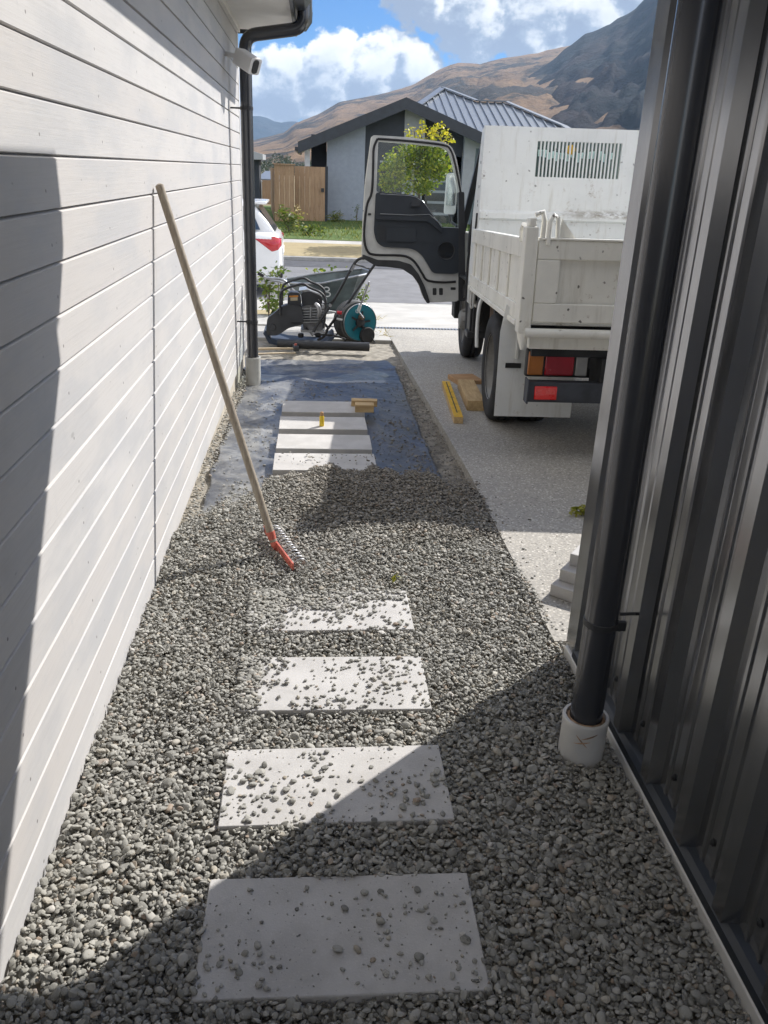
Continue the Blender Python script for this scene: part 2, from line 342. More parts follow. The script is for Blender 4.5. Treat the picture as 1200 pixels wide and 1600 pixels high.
def m_clad_metal():
    m, g, b = newmat('ribbed_steel'); co = world_co(g)
    f = g.noise(g.mapping(co, (2, 2, .35)), 5, 5, .6)
    c = g.mix(g.step(f, .3, .7), (.29, .295, .305), (.34, .345, .355))
    sm = g.step(g.noise(co, 11, 6, .7), .6, .8)
    c = g.mix(g.math('MULTIPLY', sm, .25), c, (.32, .32, .31))
    g.put(b.inputs['Base Color'], c); g.put(b.inputs['Roughness'], g.math('ADD', .12, g.math('MULTIPLY', g.noise(g.mapping(co, (8, 8, 1.5)), 3, 5), .16)))
    b.inputs['Specular IOR Level'].default_value = .85; b.inputs['Metallic'].default_value = .9
    g.put(b.inputs['Normal'], g.bump(g.noise(g.mapping(co, (3, 3, .8)), 3, 3), .06, .01)); return m
m_clad_metal()

# ------------------------------------------------------------------ mesh helpers
WM = {}
def tag(o, label=None, cat=None, group=None, kind=None):
    if label: o['label'] = label
    if cat: o['category'] = cat
    if group: o['group'] = group
    if kind: o['kind'] = kind
    return o
def thing(name, label, cat, loc=(0, 0, 0), rot=(0, 0, 0), group=None):
    o = bpy.data.objects.new(name, None); COL.objects.link(o)
    o.empty_display_size = .1; o.location = loc; o.rotation_euler = rot
    WM[o.name] = Matrix.LocRotScale(Vector(loc), Euler(rot), None)
    return tag(o, label, cat, group)
class MB:
    def __init__(s): s.v = []; s.f = []
    def add(s, vs, fs):
        k = len(s.v); s.v += [tuple(v) for v in vs]; s.f += [tuple(i + k for i in f) for f in fs]; return s
    def box(s, x0, x1, y0, y1, z0, z1, M=None):
        vs = [Vector((x, y, z)) for z in (z0, z1) for y in (y0, y1) for x in (x0, x1)]
        if M is not None: vs = [M @ v for v in vs]
        return s.add(vs, [(0, 2, 3, 1), (4, 5, 7, 6), (0, 1, 5, 4), (2, 6, 7, 3), (0, 4, 6, 2), (1, 3, 7, 5)])
    def obox(s, p0, p1, w, h, up=(0, 0, 1)):                 # bar of section w x h from p0 to p1
        p0, p1 = Vector(p0), Vector(p1); d = (p1 - p0); L = d.length; d.normalize()
        sx = d.cross(Vector(up)).normalized(); sz = sx.cross(d)
        M = Matrix((( sx.x, d.x, sz.x, p0.x), (sx.y, d.y, sz.y, p0.y), (sx.z, d.z, sz.z, p0.z), (0, 0, 0, 1)))
        return s.box(-w / 2, w / 2, 0, L, -h / 2, h / 2, M)
    def tube(s, pts, r, n=10, caps=True, closed=False):
        pts = [Vector(p) for p in pts]; rs = r if isinstance(r, (list, tuple)) else [r] * len(pts); m = len(pts)
        ref = None; rings = []
        for i, p in enumerate(pts):
            a = pts[i - 1] if (i > 0 or closed) else p; b = pts[(i + 1) % m] if (i < m - 1 or closed) else p
            t = (b - a).normalized()
            if ref is None: ref = Vector((0, 0, 1)) if abs(t.z) < .9 else Vector((1, 0, 0))
            u = (ref - t * ref.dot(t)).normalized(); w = t.cross(u); ref = u
            rings.append([p + (u * math.cos(2 * math.pi * k / n) + w * math.sin(2 * math.pi * k / n)) * rs[i] for k in range(n)])
        fs = []
        for i in range(m if closed else m - 1):
            j = (i + 1) % m
            for k in range(n): fs.append((i * n + k, i * n + (k + 1) % n, j * n + (k + 1) % n, j * n + k))
        if caps and not closed: fs += [tuple(range(n - 1, -1, -1)), tuple((m - 1) * n + k for k in range(n))]
        return s.add([v for q in rings for v in q], fs)
    def lathe(s, prof, c, axis=(1, 0, 0), n=32):             # prof: (radius, along axis)
        ax = Vector(axis).normalized(); u = ax.orthogonal().normalized(); w = ax.cross(u); c = Vector(c); m = len(prof)
        vs = [c + ax * h + (u * math.cos(2 * math.pi * k / n) + w * math.sin(2 * math.pi * k / n)) * r for r, h in prof for k in range(n)]
        return s.add(vs, [(i * n + k, i * n + (k + 1) % n, (i + 1) * n + (k + 1) % n, (i + 1) * n + k) for i in range(m - 1) for k in range(n)])
    def plate(s, outer, holes, fn, d0, d1):                  # polygon with holes in (a,b), fn(a,b,d) -> point
        loops = [outer] + list(holes); flat = [p for q in loops for p in q]; n = len(flat)
        tris = tessellate_polygon([[Vector((a, b, 0)) for a, b in q] for q in loops])
        vs = [fn(a, b, d0) for a, b in flat] + [fn(a, b, d1) for a, b in flat]
        fs = [tuple(t) for t in tris] + [tuple(i + n for i in reversed(t)) for t in tris]; k = 0
        for q in loops:
            L = len(q)
            for i in range(L): fs.append((k + i, k + (i + 1) % L, k + (i + 1) % L + n, k + i + n))
            k += L
        return s.add(vs, fs)
    def loft(s, rings, close_ring=True, caps=True):
        n = len(rings[0]); m = len(rings); fs = []
        for i in range(m - 1):
            for k in range(n if close_ring else n - 1): fs.append((i * n + k, i * n + (k + 1) % n, (i + 1) * n + (k + 1) % n, (i + 1) * n + k))
        if caps and close_ring: fs += [tuple(range(n - 1, -1, -1)), tuple((m - 1) * n + k for k in range(n))]
        return s.add([v for q in rings for v in q], fs)
    def build(s, name, mat, parent=None, smooth=35, bevel=0, local=False, seg=2, M=None):
        me = bpy.data.meshes.new(name); vs = s.v
        if M is not None: vs = [M @ Vector(v) for v in vs]
        if parent is not None and not local:
            inv = root_matrix(parent).inverted(); vs = [inv @ Vector(v) for v in vs]
        me.from_pydata([tuple(v) for v in vs], [], s.f); me.validate()
        bm = bmesh.new(); bm.from_mesh(me); bmesh.ops.recalc_face_normals(bm, faces=bm.faces); bm.to_mesh(me); bm.free()
        me.materials.append(MATS[mat])
        if smooth:
            me.polygons.foreach_set('use_smooth', [True] * len(me.polygons)); me.set_sharp_from_angle(angle=R(smooth))
        o = bpy.data.objects.new(name, me); COL.objects.link(o)
        if parent is not None: o.parent = parent
        if bevel:
            b = o.modifiers.new('bevel', 'BEVEL'); b.width = bevel; b.segments = seg; b.limit_method = 'ANGLE'; b.angle_limit = R(40)
        return o
def root_matrix(o):
    while o.parent is not None: o = o.parent
    return WM.get(o.name, Matrix.Identity(4))
def rounded(pts, r, n=5):
    out = []; L = len(pts)
    for i in range(L):
        p = Vector(pts[i]); a = Vector(pts[i - 1]); b = Vector(pts[(i + 1) % L])
        rr = min(r, (a - p).length * .45, (b - p).length * .45)
        p0 = p + (a - p).normalized() * rr; p1 = p + (b - p).normalized() * rr
        for k in range(n + 1):
            t = k / n; q = p0 * (1 - t) ** 2 + p * 2 * t * (1 - t) + p1 * t ** 2; out.append(tuple(q))
    return out
def smooth_path(pts, n=6):
    pts = [Vector(p) for p in pts]; out = []
    for i in range(len(pts) - 1):
        p0 = pts[max(0, i - 1)]; p1 = pts[i]; p2 = pts[i + 1]; p3 = pts[min(len(pts) - 1, i + 2)]
        for k in range(n):
            t = k / n; out.append(.5 * ((2 * p1) + (p2 - p0) * t + (2 * p0 - 5 * p1 + 4 * p2 - p3) * t * t + (3 * p1 - p0 - 3 * p2 + p3) * t ** 3))
    return out + [pts[-1]]
def raw_mesh(name, V, F, mat, smooth=True, parent=None):
    V = np.asarray(V, np.float32); F = np.asarray(F, np.int32); k = F.shape[1]
    me = bpy.data.meshes.new(name); me.vertices.add(len(V)); me.vertices.foreach_set('co', V.ravel())
    me.loops.add(F.size); me.loops.foreach_set('vertex_index', F.ravel()); me.polygons.add(len(F))
    me.polygons.foreach_set('loop_start', np.arange(0, F.size, k, dtype=np.int32)); me.polygons.foreach_set('loop_total', np.full(len(F), k, np.int32))
    if smooth: me.polygons.foreach_set('use_smooth', np.ones(len(F), bool))
    me.update(calc_edges=True); me.validate(); me.materials.append(MATS[mat])
    o = bpy.data.objects.new(name, me); COL.objects.link(o)
    if parent is not None: o.parent = parent
    return o
def strip_sheet(name, mat, x0, x1, ys, off, kind='structure'):      # sheet that follows the ground profile
    xs = np.linspace(x0, x1, 3); V = [(x, y, gz(y) + off) for y in ys for x in xs]
    F = [(j * 3 + i, j * 3 + i + 1, (j + 1) * 3 + i + 1, (j + 1) * 3 + i) for j in range(len(ys) - 1) for i in range(2)]
    o = raw_mesh(name, V, F, mat); o['kind'] = kind; return o
def leaf_cloud(centres, size, rng, aspect=.6, droop=.3):
    N = len(centres); C = np.asarray(centres, float)
    th = rng.uniform(0, 2 * np.pi, N); u = np.stack([np.cos(th), np.sin(th), rng.normal(-droop, .45, N)], 1); u /= np.linalg.norm(u, axis=1)[:, None]
    r = rng.normal(size=(N, 3)); w = np.cross(u, r); w /= np.linalg.norm(w, axis=1)[:, None]; nn = np.cross(u, w)
    L = (size * rng.uniform(.6, 1.35, N))[:, None]
    P = [C, C + u * L * .45 + w * L * aspect * .5 - nn * L * .06, C + u * L, C + u * L * .45 - w * L * aspect * .5 - nn * L * .06]
    V = np.stack(P, 1).reshape(-1, 3); F = np.arange(N * 4).reshape(N, 4); return V, F

# ------------------------------------------------------------------ ground, drive, street
def build_ground():
    ys = list(np.arange(-14, 40, 1.0)) + [45, 55, 70, 100, 200, 500, 1500, 4000]
    xs = [-3500, -800, -200, -60, -25, -12, -6, 0, 6, 12, 25, 60, 200, 800, 3500]
    V = [(x, y, gz(y) - .16 - (.25 if 13 < y < 21 else 0) + (.1 if y > 20.6 and y < 22 else 0)) for y in ys for x in xs]; n = len(xs)
    F = [(j * n + i, j * n + i + 1, (j + 1) * n + i + 1, (j + 1) * n + i) for j in range(len(ys) - 1) for i in range(n - 1)]
    o = raw_mesh('ground', V, F, 'dry_earth'); o['kind'] = 'structure'
build_ground()
EDGE = .862
def build_path_bed():
    xs = np.concatenate([np.linspace(-3.2, -.75, 14), np.linspace(-.70, EDGE + .02, 60)]); ys = np.linspace(-3, 9.05, 300); V = []
    for y in ys:
        for x in xs:
            z = gz(y) - .030 - .045 * min(1, max(0, (y - 3.0) / .4)) * (1 - .8 * min(1, max(0, (y - 7.9) / .3)))
            z += .010 * (mnoise.noise(Vector((x * 9, y * 9, 0))) + .6 * mnoise.noise(Vector((x * 25, y * 25, 3))))
            V.append((x, y, z))
    n = len(xs); F = [(j * n + i, j * n + i + 1, (j + 1) * n + i + 1, (j + 1) * n + i) for j in range(len(ys) - 1) for i in range(n - 1)]
    o = raw_mesh('path_bed', V, F, 'soil'); o['kind'] = 'structure'
build_path_bed()
def slab(name, mat, x0, x1, ys, t):
    mb = MB(); rings = []
    for y in ys: rings.append([(x0, y, gz(y)), (x1, y, gz(y)), (x1, y, gz(y) - t), (x0, y, gz(y) - t)])
    mb.loft(rings); o = mb.build(name, mat, smooth=20); o['kind'] = 'structure'; return o
slab('driveway', 'exposed_aggregate', EDGE, 6.2, [2.46, 3.4, 4.2, 6, 8.0], .14)
slab('driveway', 'exposed_aggregate', EDGE, 6.2, [8.004, 9, 10.0], .14)
slab('driveway', 'pale_concrete', -3.2, EDGE - .004, [9.06, 9.5, 10.0], .14)
slab('footpath', 'pale_concrete', -14, 14, [10.16, 11, 12.2, 13.3], .14)
slab('drain_channel', 'chassis_black', .2, 6.2, [10.004, 10.155], .13)
def drain_grate():
    mb = MB()
    for k in range(150):
        x = .24 + k * .0395; mb.box(x, x + .016, 10.012, 10.148, gz(10) - .012, gz(10) - .002)
    t = thing('drain_grate', 'narrow slotted steel drain grate across the driveway before the pale concrete', 'drain', (3, 10.08, gz(10)))
    mb.build('bar', 'steel_grey', t, smooth=0)
drain_grate()
strip_sheet('road', 'asphalt', -60, 60, [13.62, 16, 20.0], .0)
strip_sheet('road_edge', 'dark_asphalt', -60, 60, [18.7, 19.4, 20.02], .006)
slab('kerb', 'kerb_concrete', -60, 60, [13.304, 13.45, 13.6], .2)
mbk = MB(); mbk.box(-60, 60, 20.02, 20.16, -.62, gz(20) + .09); ko = mbk.build('kerb', 'kerb_concrete', bevel=.02); ko['kind'] = 'structure'
strip_sheet('verge', 'verge_dry', -60, 60, [20.165, 20.8, 22.5], .085)
slab('footpath', 'pale_concrete', -60, 60, [22.505, 23.3, 24.1], .2)
strip_sheet('lawn', 'lawn_green', -60, 60, [24.105, 26, 28, 31, 40], .01)
strip_sheet('verge', 'verge_dry', -14, -.25, [11.3, 11.9], .004)

def build_gravel_grass():
    rng = np.random.default_rng(5); n = 5200
    y = rng.uniform(24.2, 30.5, n) ** 1; x = rng.uniform(-6, 9, n); keep = rng.random(n) < np.where(y < 27.5, 1, .4); x, y = x[keep], y[keep]
    C = [(a, b, gz(b) + .01) for a, b in zip(x, y)]; V, F = leaf_cloud(C, .13, rng, .16, -1.4); o = raw_mesh('grass', V, F, 'grass_blade', False); o['kind'] = 'stuff'
build_gravel_grass()

# ------------------------------------------------------------------ hills
def ridge_terrain(name, mat, pts, D, r0, back, amp, az0, az1, na, nr, seed, power=1.45):
    A = sorted(azel(x, y) for x, y in pts); aa = [a for a, _ in A]; ee = [e for _, e in A]
    V = []; rs = list(np.linspace(0, 1, nr)) + [1 + .1 * k for k in range(1, 6)]
    for i in range(na + 1):
        a = az0 + (az1 - az0) * i / na; H = np.interp(a, aa, ee) * D + 2.5
        for t in rs:
            r = r0 + (D - r0) * t; x, y = r * math.sin(a), r * math.cos(a)
            p = Vector((x, y, seed * 37.)) / (D * .11)
            nz = mnoise.ridged_multi_fractal(p, .9, 2.1, 6, 1., 2.) - 1.1
            n2 = mnoise.fractal(p * 5., 1., 2.1, 5)
            if t <= 1: h = H * (t ** power) + amp * H * (nz * .5 + .25 * n2) * 4 * t * (1 - t) + n2 * H * .012 * t
            else: h = H * (1 - back * (t - 1)) + n2 * H * .012
            V.append((x, y, h - 2.2))
    m = len(rs); F = [(i * m + j, (i + 1) * m + j, (i + 1) * m + j + 1, i * m + j + 1) for i in range(na) for j in range(m - 1)]
    o = raw_mesh(name, V, F, mat); o['kind'] = 'structure'; return o
HILL = [(-900, 150), (-300, 190), (200, 240), (340, 232), (400, 217), (445, 206), (460, 192), (478, 185), (497, 178), (515, 167), (530, 158), (557, 153), (583, 148), (610, 142), (627, 137), (645, 131), (660, 124), (683, 110), (700, 101), (713, 97), (733, 98), (750, 99), (767, 93), (788, 89), (810, 87), (840, 82), (860, 77), (883, 73), (950, 60), (1100, 30), (1500, 20), (2200, 40)]
MNT = [(560, 230), (640, 190), (680, 176), (700, 165), (725, 157), (750, 143), (783, 128), (800, 125), (823, 120), (840, 109), (867, 90), (883, 75), (903, 62), (913, 53), (930, 48), (953, 38), (963, 29), (978, 22), (992, 14), (1002, 3), (1040, -40), (1100, -105), (1200, -190), (1500, -150), (2200, -60)]
FAR = [(-900, 150), (0, 170), (300, 172), (380, 180), (397, 180), (412, 181), (425, 188), (436, 192), (447, 190), (460, 189), (478, 193), (500, 186), (600, 190), (900, 190)]
ridge_terrain('hills', 'tan_hill', HILL, 2300, 260, 1.2, .16, R(-38), R(52), 340, 70, 1)
ridge_terrain('mountain', 'dark_mountain', MNT, 1750, 330, 1.0, .20, R(2), R(60), 300, 80, 2, 1.7)
ridge_terrain('far_hills', 'far_mountain', FAR, 3900, 2700, 1.0, .25, R(-45), R(25), 160, 40, 3, 1.2)

def tree_belt():
    rng = np.random.default_rng(21); Vs, Fs, k = [], [], 0
    for i in range(420):
        Y = rng.uniform(150, 420); px = rng.uniform(330, 520); base = at(px, 270, Y); x = base.x; top = (rng.uniform(-2, 15) if rng.random() < .6 else rng.uniform(10, 22)) * Y / 1310 * (.7 + .3 * math.sin(px * .09)); h = rng.uniform(7, 16) * Y / 1310
        z0 = 1.5 + top - h
        n = 60; t = rng.uniform(.02, 1, n); r = (1 - t) * h * .32 + .1; th = rng.uniform(0, 6.28, n)
        C = np.stack([x + r * np.cos(th), Y + r * np.sin(th), z0 + t * h], 1); V, F = leaf_cloud(C, h * .15, rng, .6, .4)
        Vs.append(V); Fs.append(F + k); k += len(V)
    o = raw_mesh('far_trees', np.concatenate(Vs), np.concatenate(Fs), 'conifer', False); o['kind'] = 'stuff'
tree_belt()

# ------------------------------------------------------------------ house on the left
WX = -.625; HY = 7.6
def left_house():
    t = thing('weatherboard_house', 'whitewashed timber weatherboard house wall with white soffit along the left of the gravel path', 'house', (-2.5, 2, 0))
    mb = MB(); prof = []
    z0 = 1.535 - .1205 * 13
    k = 0; zb = z0 - .0
    while zb < 2.53:
        zt = min(zb + .1205, 2.540)
        prof += [(-.013, zb), (0, zb + .0035), (0, zt - .007), (-.011, zt - .001)]
        zb += .1205
    ring0 = [(WX + x, -3.2, z) for x, z in prof]; ring1 = [(WX + x, HY - .045, z) for x, z in prof]
    ring0 += [(WX - .06, -3.2, 2.540), (WX - .06, -3.2, z0)]; ring1 += [(WX - .06, HY - .045, 2.540), (WX - .06, HY - .045, z0)]
    mb.loft([ring0, ring1]); mb.build('weatherboards', 'whitewashed_board', t, smooth=0)
    # pin heads
    mb = MB(); mb.box(WX - .05, WX + .004, HY - .043, HY + .012, z0, 2.54); mb.build('corner_board', 'white_trim', t, bevel=.003)
    mb = MB(); mb.box(WX - .09, WX - .014, -3.2, HY - .02, -.5, z0 + .01); mb.build('foundation', 'slab_concrete', t)
    mb = MB(); mb.box(-6, WX - .062, -3.2, HY - .05, -.4, 2.54); mb.build('wall_core', 'white_trim', t)
    mb = MB(); mb.box(-5.5, -.172, -3.4, HY + .05, 2.544, 2.556); mb.build('soffit', 'soffit_paint', t)
    mb = MB(); mb.box(WX - .002, WX + .022, -3.2, HY, 2.512, 2.5435); mb.build('soffit_batten', 'soffit_paint', t)
    mb = MB(); mb.box(-.17, -.148, -3.4, HY + .075, 2.515, 2.70); mb.build('fascia', 'dark_fascia', t)
    mb = MB(); mb.box(-5.5, -.172, HY + .052, HY + .075, 2.515, 2.70); mb.build('bargeboard', 'dark_fascia', t)
    g = MB(); pr = [(-.146, 2.555), (-.075, 2.56), (-.03, 2.62), (-.025, 2.69), (-.032, 2.70), (-.04, 2.69), (-.044, 2.625), (-.085, 2.572), (-.14, 2.568), (-.14, 2.68), (-.146, 2.68)]
    g.loft([[(x, -3.4, z) for x, z in pr], [(x, HY + .09, z) for x, z in pr]])
    gt = g.build('gutter', 'dark_fascia', t, smooth=30)
    e = MB(); e.loft([[(-.147, y, 2.553), (-.075, y, 2.557), (-.028, y, 2.62), (-.022, y, 2.695), (-.147, y, 2.69)] for y in (HY + .085, HY + .093)]); e.build('end_cap', 'dark_fascia', gt)
    rf = MB(); rf.loft([[(-.09, -3.45, 2.70), (-.09, -3.45, 2.712), (-6, -3.45, 4.2), (-6, -3.45, 4.18)], [(-.09, HY + .1, 2.70), (-.09, HY + .1, 2.712), (-6, HY + .1, 4.2), (-6, HY + .1, 4.18)]]); rf.build('roof', 'roof_steel', t)
    # downpipe
    PX, PYY = -.505, 6.78
    d = MB(); path = [(-.085, PYY, 2.62), (-.085, PYY, 2.54)] + rounded_corner((-.085, PYY, 2.54), (-.085, PYY, 2.455), (-.17, PYY, 2.442)) + rounded_corner((-.42, PYY, 2.402), (PX, PYY, 2.388), (PX, PYY, 2.30)) + [(PX, PYY, 1.5), (PX, PYY, .6), (PX, PYY, .06)]
    d.tube(path, .045, 20); dp = d.build('downpipe', 'dark_pipe', t, smooth=50)
    for z in (1.92, .36):
        c = MB(); c.tube([(PX, PYY, z - .012), (PX, PYY, z + .012)], .0485, 20); c.tube([(PX - .04, PYY, z), (WX - .01, PYY, z)], .006, 8); c.box(PX - .01, PX + .01, PYY - .06, PYY - .045, z - .01, z + .01); c.build('pipe_bracket', 'black_plastic', dp)
def rounded_corner(a, b, c, n=8, q=.5):
    a, b, c = Vector(a), Vector(b), Vector(c); return [a * (1 - t) ** 2 + b * 2 * t * (1 - t) + c * t ** 2 for t in [k / n for k in range(n + 1)]]
left_house()
def riser(name, label, x, y, z0, z1, r, mat, tape=False):
    t = thing(name, label, 'drain pipe', (x, y, z0)); mb = MB()
    mb.lathe([(r, -.1), (r, z1 - z0 - .02), (r + .002, z1 - z0 - .004), (r, z1 - z0), (r - .008, z1 - z0), (r - .008, z1 - z0 - .05), (.001, z1 - z0 - .05)], (x, y, z0), (0, 0, 1), 40)
    mb.build('pipe', mat, t, smooth=40)
    if tape:
        mb = MB(); H = z1 - z0
        for a0, a1, h0, h1 in ((228, 268, .62, .70), (232, 262, .80, .58), (246, 285, .74, .86)):
            pts = [(x + (r + .0005) * math.cos(R(a)), y + (r + .0005) * math.sin(R(a)), z0 + H * (h0 + (h1 - h0) * k / 9)) for k, a in enumerate(np.linspace(a0, a1, 10))]; mb.tube(pts, [.0006 + .0016 * math.sin(3.14 * k / 9) for k in range(10)], 6)
        mb.build('tape_mark', 'tape_brown', t)
        mb = MB(); mb.lathe([(.047, -.004), (.047, .004), (r - .006, -.012), (.047, -.014)], (x, y, z1 - .006), (0, 0, 1), 30); mb.build('sealant', 'tape_brown', t)
riser('stormwater_riser', 'grey plastic stormwater riser at the foot of the downpipe on the timber house', -.505, 6.78, gz(6.78) - .06, .075, .062, 'riser_plastic')
riser('stormwater_riser', 'white plastic stormwater riser with brown scuffs in the gravel by the ribbed steel wall', .775, 1.865, -.03, .125, .064, 'cream_pvc', True)

def security_camera():
    c = at(388, 97, 6.42); t = thing('security_camera', 'small white security camera on the timber wall under the eave', 'camera', (c.x, c.y, c.z))
    d = (at(405, 108, 6.30) - at(372, 86, 6.44)).normalized(); a = at(374, 88, 6.46)
    u = Vector((0, 0, 1)); sx = d.cross(u).normalized(); sz = sx.cross(d)
    fn = lambda q, w, k: a + sx * q + sz * w + d * k
    mb = MB(); mb.plate(rounded([(-.05, -.052), (.05, -.052), (.05, .052), (-.05, .052)], .02), [], fn, 0, .17); mb.build('body', 'camera_plastic', t, bevel=.006)
    mb = MB(); mb.plate(rounded([(-.026, -.044), (.026, -.044), (.026, .044), (-.026, .044)], .024), [], fn, .166, .173); mb.build('lens', 'black_lens', t)
    mb = MB(); mb.tube([a + d * .05 - sx * .02, Vector((WX - .003, a.y + .05, a.z + .02))], .016, 12); mb.build('mount', 'camera_plastic', t)
security_camera()

# ------------------------------------------------------------------ steel clad garage on the right
GX = .90; GY = 2.40
def right_garage():
    t = thing('steel_garage', 'dark ribbed steel clad garage wall close on the right of the path', 'garage', (3, 0, 0))
    # cladding: trapezoid ribs with swages in the pans
    pitch = .2165; y0 = 1.687; pr = []
    ks = range(-22, 4)
    for k in ks:
        c = y0 + k * pitch
        pr += [(c - .048, GX + .012), (c - .030, GX - .018), (c + .012, GX - .018), (c + .030, GX + .012),
               (c + .072, GX + .012), (c + .077, GX + .0075), (c + .087, GX + .0075), (c + .092, GX + .012), (c + .122, GX + .012), (c + .127, GX + .0075), (c + .137, GX + .0075), (c + .142, GX + .012)]
    pr = [p for p in pr if p[0] < GY - .075] + [(GY - .073, GX + .012)]
    mb = MB(); mb.loft([[(x, y, .045) for y, x in pr], [(x, y, 2.56) for y, x in pr]], close_ring=False); w = mb.build('cladding', 'ribbed_steel', t, smooth=12)
    s = MB()
    for k in range(-5, 4):
        c = y0 + k * pitch
        for z in (.145,):
            if c + .107 < GY - .1:
                s = MB(); s.lathe([(.0001, 0), (.0055, .001), (.006, .004), (.009, .005), (.009, .007)], (GX + .0035 - .0, c + .107, z), (1, 0, 0), 10); s.build('screw', 'black_plastic', w, smooth=30)
    mb = MB(); mb.loft([[(GX - .012, GY - .078, z), (GX - .012, GY + .012, z), (GX + .12, GY + .012, z), (GX + .12, GY + .004, z), (GX - .004, GY + .004, z), (GX - .004, GY - .078, z)] for z in (-.02, 2.56)]); mb.build('corner_flashing', 'ribbed_steel', t, smooth=0)
    mb = MB(); mb.loft([[(GX + .03, y, .075), (GX - .006, y, .062), (GX - .02, y, .052), (GX - .02, y, .026), (GX - .012, y, .026), (GX - .012, y, .046), (GX + .03, y, .056)] for y in (-3.2, GY - .08)]); mb.build('base_flashing', 'dark_fascia', t, smooth=0)
    mb = MB(); mb.box(GX - .022, GX + .16, -3.2, GY - .002, -.4, .024); mb.build('footing', 'cream_pvc', t, bevel=.006)
    mb = MB(); mb.box(GX + .03, 5.6, -3.2, GY - .01, .041, 2.56); mb.build('wall_core', 'house_dark', t)
    mb = MB(); mb.box(.76, 5.8, -3.4, 3.28, 2.562, 2.575); mb.build('soffit', 'house_dark', t)
    mb = MB(); mb.box(.742, .76, -3.4, 3.28, 2.54, 2.85); mb.box(.76, 5.8, 3.262, 3.28, 2.54, 2.85); mb.build('fascia', 'dark_fascia', t)
    mb = MB(); mb.loft([[(.60, y, 2.73), (.62, y, 2.67), (.742, y, 2.63), (.742, y, 2.865), (.60, y, 2.865)] for y in (-3.4, 3.30)]); mb.build('gutter', 'dark_fascia', t)
    mb = MB(); mb.loft([[(.69, y, 2.875), (.69, y, 2.89), (5.9, y, 3.6), (5.9, y, 3.585)] for y in (-3.45, 3.30)]); mb.build('roof', 'roof_steel', t)
    PX, PYY = .775, 1.865
    d = MB(); path = [(.69, PYY, 2.66), (.69, PYY, 2.62)] + rounded_corner((.69, PYY, 2.62), (.69, PYY, 2.54), (.73, PYY, 2.52)) + rounded_corner((.74, PYY, 2.51), (PX, PYY, 2.49), (PX, PYY, 2.42)) + [(PX, PYY, 1.2), (PX, PYY, .075)]
    d.tube(path, .045, 28); dp = d.build('downpipe', 'dark_pipe', t, smooth=50)
    c = MB(); z = .43; c.tube([(PX, PYY, z - .009), (PX, PYY, z + .009)], .0475, 28); c.tube([(PX + .02, PYY + .03, z + .004), (GX + .014, PYY + .035, z + .004)], .005, 8); c.box(PX + .035, PX + .06, PYY - .03, PYY - .018, z - .014, z + .014); c.build('pipe_bracket', 'black_plastic', dp, bevel=.002)
right_garage()

# ------------------------------------------------------------------ stepping stones, weed mat, gravel
PAV = [(-.237, .365, 1.135, 1.437), (-.237, .365, 1.605, 1.90), (-.232, .369, 2.075, 2.372), (-.235, .366, 2.545, 2.84)]
PLAB = ['nearest square edged concrete stepping stone mostly in shade with few pebbles', 'concrete stepping stone cut diagonally by the shadow edge with pebbles on its left half',
        'sunlit concrete stepping stone strewn with pebbles two stones beyond the shaded one', 'concrete stepping stone almost buried in gravel nearest the rake']
def paver(label, x0, x1, y0, y1, ztop, rot=0):
    mb = MB(); cx, cy = (x0 + x1) / 2, (y0 + y1) / 2
    mb.box(x0 - cx, x1 - cx, y0 - cy, y1 - cy, -.05, 0); o = mb.build('stepping_stone', 'concrete_paver', bevel=.003)
    o.location = (cx, cy, ztop); o.rotation_euler = (0, 0, R(rot)); return tag(o, label, 'paving stone', 'stepping stones of the path')
for (a, b, c, d), l, ro in zip(PAV, PLAB, (-.6, .4, -.5, .4)): paver(l, a, b, c, d, .002, ro)
FLAB = ['bare stepping stone on the weed mat with its front edge under the gravel pile', 'bare stepping stone on the weed mat one behind the gravel pile', 'bare stepping stone on the weed mat with the small yellow marker on it', 'farthest bare stepping stone on the weed mat with timber blocks at its right end']
FPAV = [(-.225, .352, 4.24, 4.53), (-.225, .352, 4.665, 4.955), (-.228, .350, 5.13, 5.42), (-.226, .360, 5.60, 5.90)]
for (a, b, c, d), l, ro in zip(FPAV, FLAB, (.2, -.4, .5, 0)): paver(l, a, b, c, d, gz((c + d) / 2) + .008, ro)

